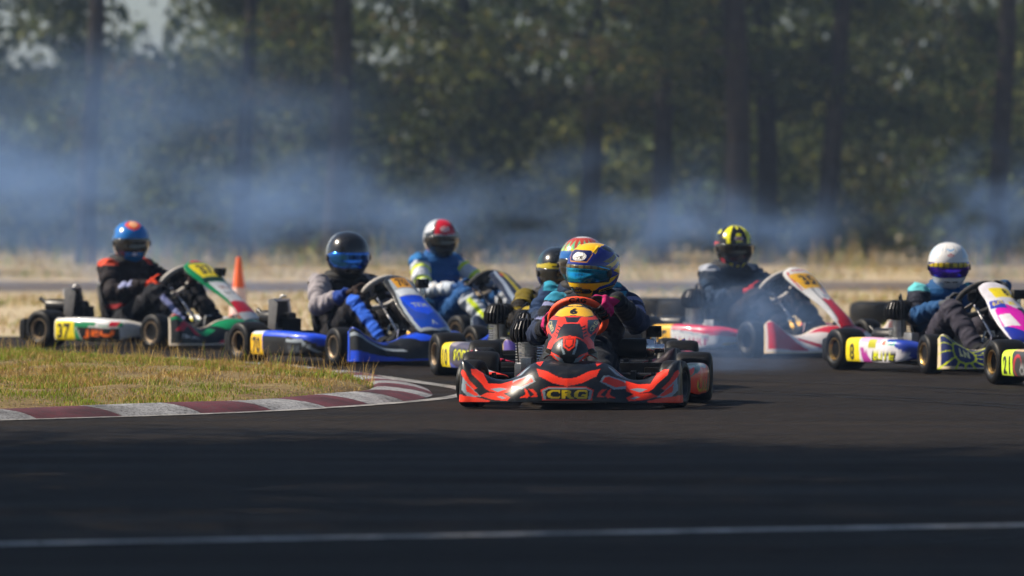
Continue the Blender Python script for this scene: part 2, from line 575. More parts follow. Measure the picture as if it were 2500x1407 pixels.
kerb = tag(empty('kerb', (-0.46, 33.3, 0)), 'raised racing kerb of worn red and white blocks rounding the grass tip', 'kerb')
BL = 0.56
s0 = np.searchsorted(kp[:600, 0], -9.0)
start = arc[s0]; end = arc[np.argmax((kp[:, 0] < -9) & (np.arange(len(kp)) > 800))]
prof = [(0.0, 0.004), (0.05, 0.022), (0.12, 0.040), (0.20, 0.052), (0.28, 0.058), (0.33, 0.056), (KW, 0.045), (KW, -0.02), (0.0, -0.02)]
nb = int((end - start) / BL)
for i in range(nb):
    a, b = start + i * BL, start + (i + 1) * BL
    vv, ff = [], []
    ns = 7
    for j, s in enumerate(np.linspace(0.004, BL - 0.004, ns)):
        for (o, z) in prof:
            sk = 0.22 * (0.2 - o)                       # joints run aslant, as painted
            x, y = kpt(a + s + sk, o)
            vv.append((x, y, z + 0.004 * math.sin((a + s) * 3.1 + o * 9)))
    m = len(prof)
    for j in range(ns - 1):
        for k in range(m):
            ff.append((j * m + k, j * m + (k + 1) % m, (j + 1) * m + (k + 1) % m, (j + 1) * m + k))
    ff.append(tuple(range(m))); ff.append(tuple(range((ns - 1) * m, ns * m))[::-1])
    mb = MB(); mb.add(vv, ff)
    o = link('kerb_block', mb.mesh('kerb_block', M['kerb_red'] if i % 2 else M['kerb_white'], sharp=50), kerb)
    o.matrix_parent_inverse = kerb.matrix_world.inverted() if False else Matrix.Translation((0.46, -33.3, 0))

def ribbon(name, path, w, z, mat, label, cat):
    P = np.array(path, float)
    t = np.gradient(P, axis=0); t /= np.linalg.norm(t, axis=1, keepdims=True)
    nr = np.stack([-t[:, 1], t[:, 0]], 1) * w / 2
    V = np.concatenate([np.c_[P + nr, np.full(len(P), z)], np.c_[P - nr, np.full(len(P), z)]])
    n = len(P)
    F = np.array([(i, n + i, n + i + 1, i + 1) for i in range(n - 1)])
    o = link(name, np_mesh(name, V, F, mat, smooth=False))
    return tag(o, kind='structure')

ss = np.linspace(start, end, 300)
d_out = 0.035 + 0.17 * np.exp(-((ss - np.interp(33.9, kp[700:1000, 1], arc[700:1000])) / 1.5) ** 2)
lx, ly = kpt(ss, 0.0)
nx = np.interp(ss, arc, kin[:, 0]); ny = np.interp(ss, arc, kin[:, 1])
ribbon('kerb_line_marking', np.stack([lx - nx * d_out, ly - ny * d_out], 1), 0.11, 0.010, M['kerb_line'], '', '')
fx = np.linspace(-14, 14, 60)
ribbon('edge_line_marking', np.stack([fx, 19.15 + 0.32 * fx], 1), 0.16, 0.010, M['line'], '', '')

# rubber laid on the racing line
def skid(r0, off, a0, a1, w):
    cx, cy_ = -3.0, 27.0
    an = np.linspace(R(a0), R(a1), 60)
    ribbon('skid_marking', np.stack([cx + (r0 + off) * np.cos(an) * .72, cy_ + r0 * np.sin(an) + off * 1.5], 1), w, 0.0095 + 0.0003 * abs(off), M['skid'], '', '')
for r0, off, a0, a1, w in ((9.0, 0, -35, 62, .12), (9.0, 1.15, -30, 58, .13), (9.6, .45, -42, 40, .10), (10.4, .2, -60, 30, .12), (10.4, 1.35, -55, 28, .12), (8.2, .7, -20, 70, .09)):
    skid(r0, off, a0, a1, w)

# grass peninsula
fr = kp[:900]; 
tip_i = int(np.argmax(kp[:, 0]))
gi_f = kp[:tip_i] + kin[:tip_i] * (KW - 0.01)
gi_b = kp[tip_i:] + kin[tip_i:] * (KW - 0.01)
xt = min(gi_f[:, 0].max(), gi_b[:, 0].max()) - 0.01
gx = np.r_[np.linspace(-24, -4.2, 34), np.linspace(-4, xt, 90)]
of = np.argsort(gi_f[:, 0]); ob = np.argsort(gi_b[:, 0])
yf = lambda x: np.interp(x, gi_f[of, 0], gi_f[of, 1])
yb = lambda x: np.interp(x, gi_b[ob, 0], gi_b[ob, 1])
def grass_z(x, y, t):
    e = np.minimum(t, 1 - t) * (yb(x) - yf(x))
    return 0.040 + 0.07 * np.clip(e / 2.0, 0, 1) + 0.018 * np.sin(x * 2.3 + y * 1.1) * np.clip(e / .4, 0, 1) + 0.010 * np.sin(x * 7.1 - y * 2.6) * np.clip(e / .3, 0, 1)
nt_ = 60
T = np.linspace(0, 1, nt_)
X = np.repeat(gx[:, None], nt_, 1); Y = yf(X) + (yb(X) - yf(X)) * T[None]
Z = grass_z(X, Y, np.repeat(T[None], len(gx), 0))
tag(link('grass_bank', np_mesh('grass_bank', np.stack([X, Y, Z], -1).reshape(-1, 3), grid_faces(len(gx), nt_), M['soil'])), kind='structure')

def blades(name, px, py, pz, h, w, cols, label, cat, lean=0.5, mat='grass'):
    n = len(px)
    an = rng.uniform(0, 2 * np.pi, n)
    la = rng.normal(0, lean, n) * h; lb = rng.normal(0, lean, n) * h
    dx, dy = np.cos(an) * w / 2, np.sin(an) * w / 2
    V = np.empty((n, 5, 3))
    V[:, 0] = np.stack([px - dx, py - dy, pz - 0.01], 1)
    V[:, 1] = np.stack([px + dx, py + dy, pz - 0.01], 1)
    V[:, 2] = np.stack([px + dx * .8 + la * .4, py + dy * .8 + lb * .4, pz + h * .6], 1)
    V[:, 3] = np.stack([px - dx * .8 + la * .4, py - dy * .8 + lb * .4, pz + h * .6], 1)
    V[:, 4] = np.stack([px + la, py + lb, pz + h], 1)
    b = np.arange(n)[:, None] * 5
    F = np.concatenate([b + [0, 1, 2], b + [0, 2, 3], b + [3, 2, 4]])
    C = np.repeat(cols, 5, 0)
    o = link(name, np_mesh(name, V.reshape(-1, 3), F, M[mat], C, smooth=False))
    return tag(o, label, cat, kind='stuff')

def vnoise(x, y, sc, seed=0):
    return np.array([mnoise.noise((a * sc + seed, b * sc - seed, seed * .7)) for a, b in zip(x, y)])

def straw(n, g):
    """dry to green blade colours, g in 0..1 = greenness"""
    dry = np.array([0.52, 0.385, 0.13]); dry2 = np.array([0.32, 0.19, 0.06]); gr = np.array([0.20, 0.26, 0.028])
    u = rng.random((n, 1))
    c = dry * u + dry2 * (1 - u)
    gg = (rng.random(n) < g)[:, None]
    c = np.where(gg, gr * rng.uniform(0.7, 1.5, (n, 1)), c)
    return np.clip(c * rng.uniform(0.75, 1.25, (n, 1)), 0, 1)

n = 150000
bx = xt - (xt + 5.5) * rng.random(n) ** 0.9
bt = rng.random(n)
by = yf(bx) + (yb(bx) - yf(bx)) * bt
keep = rng.random(n) < np.clip((yb(bx) - yf(bx)) / 11.0, 0.02, 1)
bx, by, bt = bx[keep], by[keep], bt[keep]
pn = vnoise(bx, by, 0.9, 3); pn2 = vnoise(bx, by, 3.5, 5)
keep = rng.random(len(bx)) < np.clip(0.62 + pn2 * 2.0 + pn * .8, 0.06, 1)
bx, by, bt, pn, pn2 = (q[keep] for q in (bx, by, bt, pn, pn2))
e = np.minimum(bt, 1 - bt) * (yb(bx) - yf(bx))
hh = rng.uniform(0.008, 0.028, len(bx)) * (1 + np.clip(pn2 * 2, -.4, 1.4)) * np.clip(.35 + e / .8, 0, 1)
cols = straw(len(bx), np.clip(0.34 + 1.3 * pn + 0.7 * pn2, 0.03, 0.9))
blades('short_grass', bx, by, grass_z(bx, by, bt), hh, rng.uniform(0.003, 0.006, len(bx)), cols,
       'dry and green short grass covering the bank inside the kerb', 'grass', 0.55)
# tall seed stalks along the far rim
n = 900
sx = xt - (xt + 5.5) * rng.random(n)
st_ = np.clip(1 - np.abs(rng.normal(0, 0.16, n)), 0.05, 0.99)
st_[: n // 4] = rng.uniform(0.05, 0.98, n // 4)
sy = yf(sx) + (yb(sx) - yf(sx)) * st_
sh = rng.uniform(0.05, 0.17, n)
blades('seed_stalks', sx, sy, grass_z(sx, sy, st_), sh, np.full(n, 0.0035), straw(n, np.full(n, 0.1)) * 1.2,
       'thin dry seed stalks rising above the short grass', 'grass', 0.28)

# rough grass strips further back
def strip(name, n, x0, x1, y0, y1, h0, h1, g, label, sparse=0.0):
    x = rng.uniform(x0, x1, n); y = rng.uniform(y0, y1, n)
    pn = vnoise(x, y, 0.6, 9)
    k = rng.random(n) < np.clip(0.6 + pn * 2.0 - sparse, 0.05, 1)
    x, y, pn = x[k], y[k], pn[k]
    h = rng.uniform(h0, h1, len(x)) * np.clip(1 + pn * 1.4, .4, 2)
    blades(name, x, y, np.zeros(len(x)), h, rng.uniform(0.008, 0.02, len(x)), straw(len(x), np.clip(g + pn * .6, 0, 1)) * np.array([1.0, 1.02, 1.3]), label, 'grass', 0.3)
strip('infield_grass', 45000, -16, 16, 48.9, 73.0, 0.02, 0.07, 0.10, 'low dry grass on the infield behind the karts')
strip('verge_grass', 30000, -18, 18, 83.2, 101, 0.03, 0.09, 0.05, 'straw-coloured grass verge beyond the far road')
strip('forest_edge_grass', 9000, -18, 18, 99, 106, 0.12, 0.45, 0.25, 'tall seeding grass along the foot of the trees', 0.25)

# ------------------------------------------------------------------ trees
def leaves(P, size, cols, droop=0.3):
    """rhombus leaves at points P"""
    n = len(P)
    d = rng.normal(0, 1, (n, 3)); d[:, 2] -= droop * 2; d /= np.linalg.norm(d, axis=1, keepdims=True)
    q = rng.normal(0, 1, (n, 3)); s = np.cross(d, q); s /= np.linalg.norm(s, axis=1, keepdims=True) + 1e-9
    L = (size * rng.uniform(0.7, 1.4, n))[:, None]
    V = np.stack([P, P + d * L * .5 + s * L * .24, P + d * L, P + d * L * .5 - s * L * .24], 1)
    F = np.arange(n * 4).reshape(n, 4)
    return V.reshape(-1, 3), F, np.repeat(cols, 4, 0)

LEAFC = np.array([(0.050, 0.066, 0.022), (0.066, 0.088, 0.026), (0.090, 0.098, 0.030), (0.050, 0.068, 0.034), (0.125, 0.125, 0.030), (0.12, 0.088, 0.035)])
def leaf_cols(n, w=(4, 4, 3, 3, 1.0, 0.6)):
    w = np.array(w); w = w / w.sum()
    base = LEAFC[rng.choice(6, p=w)] * np.array([1.08, 1.08, 1.0])
    return (0.75 * base + 0.25 * LEAFC[rng.choice(6, n, p=w)]) * rng.uniform(0.8, 1.25, (n, 1))

def tree_proto(seed, H, r0, limbs_low, spread, per=70, leaf=0.16, zmin=1.3, top=0.5, lean=0.0, tone=1.0, clear=False):
    r = np.random.default_rng(seed)
    mb = MB()
    bend = lambda z: Vector((lean * z + 0.12 * math.sin(z * .5 + seed), 0.10 * math.sin(z * .43 + seed * 2), z))
    zs = np.linspace(-0.2, H, 14)
    mb.tube([bend(z) for z in zs], [r0 * (1.25 if z < .3 else 1) * (1 - 0.8 * max(z, 0) / H) for z in zs], 12)
    cl, cc = [], []
    nl = limbs_low + int(limbs_low * top)
    for i in range(nl):
        z = r.uniform(zmin, 7.0) if i < limbs_low else r.uniform(6.5, H * .97)
        an = r.uniform(-.15, math.pi + .15) if clear and z < 8 else r.uniform(0, 2 * math.pi)
        L = spread * r.uniform(.5, 1.1) * (1 - 0.55 * z / H)
        b = bend(z)
        d = Vector((math.cos(an), math.sin(an), 0))
        rise, dr = r.uniform(0.1, 0.5), r.uniform(0.25, 0.7)
        pts = [b + d * L * t + Vector((0, 0, L * (rise * t - dr * t * t))) for t in np.linspace(0, 1, 6)]
        mb.tube(pts, [0.05 * (1 - .85 * t) * (L / 2.5) + .006 for t in np.linspace(0, 1, 6)], 6, caps=False)
        nc = 2 + int(L * 3.2)
        tone_c = r.choice([.5, .8, 1.1, 1.9], p=[.25, .35, .25, .15])
        for c in range(nc):
            t = r.uniform(.3, 1.05)
            p = b + d * L * t + Vector((0, 0, L * (rise * t - dr * t * t)))
            p += Vector(r.normal(0, .16 * L * .5, 3)) * 0.8
            k = int(per * r.uniform(.4, 1.4) * (1 if i < limbs_low else .6))
            sg = np.array([.34, .34, .2]) * r.uniform(.6, 1.25)
            cl.append(np.array(p) + r.normal(0, 1, (k, 3)) * sg)
            cc.append(leaf_cols(k) * tone_c * tone)
    P = np.concatenate(cl); C = np.concatenate(cc)
    ok = P[:, 2] > 0.15
    V, F, C = leaves(P[ok], leaf, C[ok])
    return mb.mesh('trunk', M['bark'], sharp=80), np_mesh('crown', V, F, M['leaf'], np.clip(C, 0, .4), smooth=False)

def tree(name, mesh_pair, loc, rz, sc, label, group=None):
    o = empty(name, loc, rz)
    o.scale = (sc, sc, sc)
    tag(o, label, 'tree', group)
    link('trunk', mesh_pair[0], o); link('crown', mesh_pair[1], o)
    return o

tA = tree_proto(11, 17, 0.19, 8, 2.6, zmin=2.4, clear=True)
tB = tree_proto(12, 16, 0.245, 10, 2.9, zmin=2.6, clear=True)
tC = tree_proto(13, 18, 0.28, 10, 3.0, zmin=2.6, clear=True)
tD = tree_proto(14, 15, 0.20, 11, 3.2, lean=0.13, zmin=2.4, clear=True)
def wx(px, D): return (px - 1250) * D / 13889.0
TR = [(225, 107, tA, 1.0, 0.3, 'slim dark pine trunk above the driver in the blue and red helmet'),
      (602, 108, tA, 0.9, 2.1, 'slim pine trunk behind the orange traffic cone'),
      (822, 106, tB, 0.95, 1.1, 'stout pine trunk straight above the driver in the black helmet'),
      (1440, 109, tB, 0.9, 3.3, 'hazy pine trunk above the yellow and blue helmet of the leading driver'),
      (1610, 107.5, tB, 0.85, 4.4, 'pine trunk rising right of the leading driver, before the thick pair'),
      (1790, 105.5, tC, 0.95, 0.2, 'thickest pine trunk, above the driver in the yellow and black helmet'),
      (1862, 108.5, tC, 0.8, 2.0, 'second thick pine trunk, close behind the thickest one on its right'),
      (1985, 106.5, tD, 1.0, 0.0, 'leaning dark pine trunk between the two right-hand drivers'),
      (2450, 107, tA, 1.1, 5.1, 'dark leafy pine at the right edge of the picture'),
      (1110, 112, tB, 1.0, 5.5, 'dense leafy pine with rounded dark crown above the red-topped helmet'),
      (-60, 108, tB, 1.0, 2.9, 'pale hazy pine at the left edge of the picture')]
for px, D, pr, sc, rz, lb in TR:
    tree('pine_tree', pr, (wx(px, D), D, 0), 0.25 * math.sin(rz * 3), sc, lb, 'pines along the edge of the wood')

# the wood behind reads as one mass
def sky_gap(x, y, z):
    f = 110 / y
    u, h_ = x * f, (z - 1.12) * f + 1.12
    return (-8.2 < u < -6.2 and h_ > 4.1) or (-2.8 < u < -1.0 and h_ > 4.4) or (-3.3 < u < -2.2 and 3.5 < h_ < 4.2) or (0.4 < u < 1.5 and h_ > 4.2) or (1.8 < u < 2.5 and h_ > 4.7) or (-9.9 < u < -9.1 and h_ > 3.8) or (4.6 < u < 5.2 and h_ > 4.3)
def wood_mass():
    Vs, Fs, Cs = [], [], []
    b = 0
    r = np.random.default_rng(5)
    for i in range(150):
        big = i < 62
        x = r.uniform(-33, 33); y = r.uniform(112, 148) if big else r.uniform(109, 134)
        gap = (-9.2 < x < -6.0) or (-3.0 < x < -.9) or (.3 < x < 1.6)
        Hh = (r.uniform(7, 14) if big else r.uniform(2.0, 5.2))
        if gap: Hh = min(Hh, r.uniform(3.0, 4.6))
        rad = r.uniform(1.6, 2.6) if big else r.uniform(1.0, 1.9)
        nc = int(Hh * rad * (3.2 if big else 5))
        tone = r.uniform(.55, 1.4)
        for c in range(nc):
            z = r.uniform(.2, Hh); an = r.uniform(0, 2 * np.pi)
            rr = rad * math.sqrt(r.random()) * (1 - (z / Hh) ** 2.5 * .75)
            if sky_gap(x + rr * math.cos(an), y, z): continue
            k = int(r.uniform(22, 62))
            P = np.array([x + rr * math.cos(an), y + rr * math.sin(an), z]) + r.normal(0, 1, (k, 3)) * np.array([.38, .38, .24])
            P = P[P[:, 2] > .1]
            V, F, C = leaves(P, 0.24, leaf_cols(len(P), (3, 4, 4, 3, 1.8, 0.9)) * tone * r.choice([.5, .75, 1.0, 1.35, 2.0], p=[.25, .3, .25, .13, .07]))
            Vs.append(V); Fs.append(F + b); Cs.append(C); b += len(V)
    # deep backing of the wood, open where the sky shows through
    for i in range(1800):
        y = r.uniform(138, 162); x = r.uniform(-44, 44); f = 110 / y
        z = r.uniform(.1, 9.5)
        if sky_gap(x, y, z): continue
        k = 26
        P = np.array([x, y, z]) + r.normal(0, 1, (k, 3)) * np.array([.8, .8, .42])
        V, F, C = leaves(P, 0.55, leaf_cols(k) * r.choice([.4, .7, 1.1]))
        Vs.append(V); Fs.append(F + b); Cs.append(C); b += len(V)
    o = link('woodland', np_mesh('woodland', np.concatenate(Vs), np.concatenate(Fs), M['leaf'], np.clip(np.concatenate(Cs), 0, .4), smooth=False))
    tag(o, 'hazy mass of dark olive foliage behind the pine trunks', 'woodland', kind='stuff')
wood_mass()

# unseen pines added left of the frame to cast shade on the near asphalt
tS2 = tree_proto(37, 15, 0.22, 14, 3.6, per=55, leaf=0.13, zmin=5.0, top=2.2)
tS = tree_proto(31, 15, 0.26, 16, 3.6, per=62, leaf=0.14, zmin=4.0, top=2.2)
for i, (x, y, sc, rz, pr_) in enumerate([(-9.0, 28.2, 1.0, 0.4, tS2), (-12.5, 28.8, 1.05, 1.4, tS2), (-6.8, 26.2, 1.0, 3.4, tS2), (-12.5, 24.4, 1.1, 2.2, tS), (-9.2, 24.6, 1.0, 4.0, tS2), (-7.0, 20.6, 1.0, 4.0, tS), (-11.0, 20.2, 1.05, 1.3, tS), (-15.5, 22.5, 1.15, 3.1, tS), (-7.6, 15.5, 1.1, 5.2, tS), (-5.2, 17.6, 0.9, 2.6, tS), (-12, 15.5, 1.1, 2.9, tS)]):
    tree('added_shade_pine', pr_, (x, y - 1.2, 0), rz, sc, 'tall unseen pine added to shade the foreground asphalt', 'unseen pines added for shade')

# ------------------------------------------------------------------ cone and loose tyres
def cone():
    D = 53.5
    o = tag(empty('traffic_cone', (wx(583, D), D, 0)), 'slender faded orange traffic cone behind the green kart', 'cone')
    H = 0.63
    link('base', MB().box((0, 0, 0.018), (0.24, 0.24, 0.036)).mesh('base', M['cone'], bevel=0.008), o)
    link('body', MB().lathe([(0.036, 0.095), (0.34, 0.058), (H - .02, 0.024), (H, 0.018), (H, 0)], axis='Z', n=28).mesh('body', M['cone']), o)
    link('band', MB().lathe([(0.08, 0.0925), (0.34, 0.061), (0.34, 0.054), (0.08, 0.085)], axis='Z', n=28).mesh('band', M['cone_band']), o)
cone()
def loose_tyre(px, D, k, n):
    pr = [(-.10, .19), (-.11, .25), (-.09, .31), (-.04, .325), (.04, .325), (.09, .31), (.11, .25), (.10, .19), (.0, .20), (-.10, .19)]
    me = cached('loose', lambda: MB().lathe(pr, axis='Z', n=36).mesh('loose_tyre', M['rubber']))
    o = link('barrier_tyre', me, None, (wx(px, D), D, 0.11 + k * 0.212))
    return tag(o, n, 'tyre', 'black tyres lying on the infield')
loose_tyre(2158, 53, 0, 'black barrier tyre on the dry grass between the red kart and white-helmeted driver')
loose_tyre(1625, 55, 0, 'smoke-veiled black tyre behind the red and white kart, the left one')
loose_tyre(1688, 54.6, 0, 'smoke-veiled black tyre nearest the engine of the red and white kart')
# ------------------------------------------------------------------ kart parts (local: +X forward, +Y driver's left, Z up, rear axle at x=0)
BLK = np.array([0.012, 0.013, 0.016]); WHT = np.array([0.78, 0.78, 0.78]); YEL = hx('F2DC1E') * .95; GREY = hx('8A9AA6')
NAVY = hx('10161F'); RED = np.array([0.88, 0.040, 0.012]); GOLDY = hx('E8B42A')

def tyre_mesh(w, Rr):
    h = w / 2
    pr = [(-h * .72, .072), (-h * .93, .080), (-h, .097), (-h * .99, Rr - .030), (-h * .95, Rr - .014), (-h * .86, Rr - .005), (-h * .6, Rr), (0, Rr + .001)]
    pr = pr + [(-a, r) for a, r in pr[::-1][1:]] + [(h * .6, .066), (-h * .6, .066), (-h * .72, .072)]
    return MB().lathe(pr, n=56).mesh('tyre', M['rubber'], sharp=60)

def rim_mesh(w, mat, side):
    h = w / 2
    pr = [(h * .45, 0.0), (h * .45, .016), (h * .30, .022), (h * .26, .042), (h * .34, .056), (h * .80, .063), (h * .90, .070), (h * .90, .076), (h * .78, .0745), (-h * .78, .0745), (-h * .9, .076), (-h * .86, .063), (-h * .2, .05), (-h * .2, 0)]
    mb = MB().lathe([(a * side, r) for a, r in pr], n=40)
    for k in range(3):
        an = k * 2 * math.pi / 3 + .4
        x, z = .03 * math.cos(an), .03 * math.sin(an)
        mb.lathe([(h * .24 * side, .007), (h * .5 * side, .007), (h * .5 * side, 0)], (x, 0, z), n=8)
    return mb.mesh('rim', mat, sharp=35)

def frame_mesh():
    mb = MB()
    for s in (-1, 1):
        mb.tube([(-.12, .30 * s, .075), (.2, .32 * s, .055), (.6, .31 * s, .05), (.82, .22 * s, .05), (1.05, .22 * s, .055), (1.32, .20 * s, .06)], .015)
        mb.tube([(.16, .33 * s, .055), (.18, .60 * s, .07), (.24, .645 * s, .08), (.72, .625 * s, .08), (.80, .56 * s, .07), (.80, .25 * s, .055)], .011)
        mb.tube([(1.05, .20 * s, .06), (1.05, .44 * s, .11)], .016)
        mb.tube([(1.05, .43 * s, .06), (1.05, .44 * s, .19)], .013)
        mb.tube([(1.15, .21 * s, .06), (1.28, .21 * s, .12), (1.36, .18 * s, .19)], .010)
    mb.tube([(1.32, -.20, .06), (1.36, 0, .06), (1.32, .20, .06)], .014)
    mb.tube([(1.36, -.18, .19), (1.39, 0, .19), (1.36, .18, .19)], .010)
    mb.tube([(.42, -.31, .05), (.42, .31, .05)], .014)
    mb.tube([(-.10, -.31, .075), (-.10, .31, .075)], .014)
    return mb.mesh('frame', M['frame'], sharp=60)

def floor_mesh():
    mb = MB().prism([(.42, -.29), (.82, -.21), (1.32, -.19), (1.36, 0), (1.32, .19), (.82, .21), (.42, .29)], .030, .034, axis='Z')
    return mb.mesh('floor_tray', M['plastic'], smooth=False)

def axle_mesh():
    mb = MB().tube([(0, -.62, .14), (0, .62, .14)], .020, 14)
    mb.lathe([(.14, .09), (.152, .09)], (0, 0, .14), n=28)
    for s in (-.26, .26):
        mb.box((0, s, .12), (.07, .03, .10))
    return mb.mesh('axle', M['darkmetal'])

def seat_mesh():
    nu, nv = 25, 28
    u = np.linspace(-1, 1, nu); t = np.linspace(0, 1, nv)
    cl = interp(t, [0, .2, .45, .6, .8, 1], [(.47, .115, .15, .05), (.36, .070, .17, .08), (.16, .062, .185, .13), (.05, .13, .195, .17), (-.01, .30, .20, .15), (-.04, .46, .175, .10)])
    d = np.gradient(cl[:, :2], axis=0); d /= np.linalg.norm(d, axis=1, keepdims=True)
    nx_, nz_ = d[:, 1], -d[:, 0]           # towards the driver
    P = np.zeros((nu, nv, 3))
    ang = u[:, None] * R(85)
    lift = cl[None, :, 3] * (1 - np.cos(ang)) ** 1.2
    P[..., 1] = np.sin(ang) * cl[None, :, 2]
    P[..., 0] = cl[None, :, 0] + nx_[None] * lift
    P[..., 2] = cl[None, :, 1] + nz_[None] * lift
    return shell('seat', P, nu, nv, M['seat'], None, 0.005)

def rear_bumper_mesh():
    mb = MB()
    pts = [(-.185, .05), (-.235, .07), (-.245, .15), (-.235, .205), (-.19, .215), (-.175, .13)]
    mb.prism(pts, -.66, .66)
    for s in (-1, 1):
        mb.prism([(-.17, .075), (-.20, .07), (-.20, .19), (-.17, .185)], s * .47 - .16, s * .47 + .16)
    return mb.mesh('rear_bumper', M['plastic'], bevel=.012)

def steering_rim_mesh(mat, r=.152):
    mb = MB()
    n, k = 48, 12
    V, F = [], []
    for i in range(n):
        a = 2 * math.pi * i / n
        flat = 1.0 - 0.14 * max(0, -math.sin(a)) ** 6          # flattened foot
        for j in range(k):
            b = 2 * math.pi * j / k
            rr = r * flat + .0195 * math.cos(b)
            V.append((rr * math.cos(a), rr * math.sin(a), .0195 * math.sin(b)))
    for i in range(n):
        for j in range(k):
            F.append((i * k + j, ((i + 1) % n) * k + j, ((i + 1) % n) * k + (j + 1) % k, i * k + (j + 1) % k))
    return mb.add(V, F).mesh('grip', mat, sharp=80)

def spokes_mesh():
    mb = MB()
    for a in (90, 205, 335):
        c, s = math.cos(R(a)), math.sin(R(a))
        mb.box((c * .08, s * .08, -.004), (.15, .026, .006), Matrix.Rotation(R(a), 3, 'Z'))
    mb.lathe([(-.035, .03), (.0, .035), (.006, .03), (.006, 0)], axis='Z', n=20)
    return mb.mesh('spokes', M['darkmetal'])

def engine_air(parent, seat_side=-1):
    y = .315 * seat_side
    x = .22
    e = empty('engine', (x, y, 0), 0, parent); e.scale = (1, 1, 1.13)
    mb = MB().box((0, 0, .135), (.20, .15, .12)).box((.02, .09 * -seat_side, .12), (.13, .06, .10)).box((-.03, 0, .075), (.24, .10, .02))
    link('crankcase', cached('crank', lambda: mb.mesh('crankcase', M['alu'], bevel=.01)), e)
    pr = []
    for k in range(8):
        z = .195 + k * .0135
        pr += [(z, .045), (z, .078), (z + .005, .078), (z + .005, .045)]
    link('cylinder', cached('cyl', lambda: MB().lathe(pr, axis='Z', n=28).mesh('cylinder', M['alu'], smooth=False)), e)
    def head():
        m2 = MB().lathe([(.30, .05), (.30, .07), (.32, .075), (.36, .05), (.375, .02), (.375, 0)], axis='Z', n=24)
        for k in range(26):
            a = 2 * math.pi * k / 26
            c, s = math.cos(a), math.sin(a)
            rot = Matrix(((c, -s, 0), (s, c, 0), (0, 0, 1)))
            pts = [(.025, .305), (.095, .30), (.112, .325), (.110, .365), (.085, .405), (.05, .418), (.025, .405)]
            V = [rot @ Vector((p, -.003, q)) for p, q in pts] + [rot @ Vector((p, .003, q)) for p, q in pts]
            nn = len(pts)
            m2.add(V, [tuple(range(nn))[::-1], tuple(range(nn, 2 * nn))] + [(i, (i + 1) % nn, nn + (i + 1) % nn, nn + i) for i in range(nn)])
        m2.lathe([(.37, .012), (.44, .010), (.44, 0)], axis='Z', n=10)
        return m2.mesh('cylinder_head', M['darkmetal'], smooth=False)
    link('cylinder_head', cached('head', head), e)
    def carb():
        m3 = MB().box((.16, 0, .19), (.10, .06, .07)).tube([(.09, 0, .19), (.15, 0, .19)], .026)
        return m3.mesh('carburettor', M['alu'], bevel=.005)
    link('carburettor', cached('carb', carb), e)
    def lead_():
        return MB().tube([(0, 0, .44), (.05, -.02, .455), (.115, -.05, .43), (.13, -.06, .33), (.12, -.05, .2)], .0045, 6).mesh('ignition_lead', M['plastic'])
    link('ignition_lead', cached('lead', lead_), e)

def engine_water(parent, s=-1):
    y = .36 * s
    e = empty('engine', (.13, y, 0), 0, parent)
    mb = MB().box((0, 0, .14), (.21, .16, .13)).box((.0, 0, .25), (.12, .11, .11)).lathe([(.30, .045), (.335, .042), (.345, .03), (.345, 0)], axis='Z', n=20)
    link('crankcase', cached('wcrank', lambda: mb.mesh('crankcase', M['darkmetal'], bevel=.012)), e)
    r = empty('radiator', (.10, .40 * s, .235), 0, parent); r.scale = (.62, .58, .62)
    def core():
        m2 = MB()
        for k in range(16):
            m2.box((.0, 0, .012 + k * .0185), (.045, .19, .011), Matrix.Rotation(R(0), 3, 'Y'))
        return m2.mesh('radiator_core', M['darkmetal'], smooth=False)
    rot = (0, R(-14), 0)
    link('core', cached('core', core), r, rot=rot)
    def tanks():
        m3 = MB()
        for q in (-1, 1):
            m3.prism([(-.035, -.01), (.035, -.01), (.035, .32), (-.035, .32)], q * .115 - .018, q * .115 + .018)
        m3.box((0, 0, .315), (.075, .265, .03)).box((0, 0, -.012), (.06, .24, .016))
        m3.tube([(.02, 0, .33), (.05, .02, .36), (.09, .05, .34)], .014)
        return m3.mesh('radiator_tank', M['alu'], bevel=.006)
    link('tank', cached('tanks', tanks), r, rot=rot)
    def cover():
        return MB().prism([(-.10, .0), (.05, .0), (.10, .30), (.0, .35), (-.08, .34)], -.004, .004).mesh('side_shield', simple('grey_shield_plastic', (.10, .10, .105), .5), bevel=.002)
    link('side_shield', cached('cover', cover), r, loc=(0.02, .152 * s, -.02))

def muffler_mesh():
    mb = MB().lathe([(-.13, .0), (-.13, .03), (-.12, .052), (.12, .052), (.13, .045), (.13, 0)], (0, 0, 0), 'X', 24)
    mb.tube([(-.12, 0, .02), (-.17, 0, .03), (-.215, 0, .055)], .016)
    mb.tube([(.12, 0, 0), (.22, -.02, -.03), (.28, -.03, -.06)], .024)
    return mb.mesh('exhaust', M['plastic'], sharp=45)

def silencer_mesh():
    mb = MB().lathe([(-.11, .0), (-.11, .05), (-.10, .056), (.09, .056), (.10, .05), (.10, 0)], (0, 0, 0), 'Y', 26)
    return mb.mesh('intake_silencer', M['plastic'], sharp=45)
def silencer_cap_mesh():
    mb = MB().lathe([(.101, .0), (.101, .054), (.135, .054), (.145, .044), (.145, .028), (.20, .024), (.20, .0)], (0, 0, 0), 'Y', 26)
    return mb.mesh('silencer_cap', M['chrome'], sharp=45)

def small_parts_mesh():
    mb = MB()
    mb.tube([(.66, 0, .455), (.84, 0, .29), (1.04, 0, .10)], .011)                    # steering column
    mb.tube([(.86, -.09, .055), (.86, -.03, .27), (.86, .03, .27), (.86, .09, .055)], .009)
    mb.tube([(1.02, 0, .10), (1.04, .40, .11)], .008); mb.tube([(1.02, 0, .10), (1.04, -.40, .11)], .008)
    return mb.mesh('steering_column', M['chrome'])

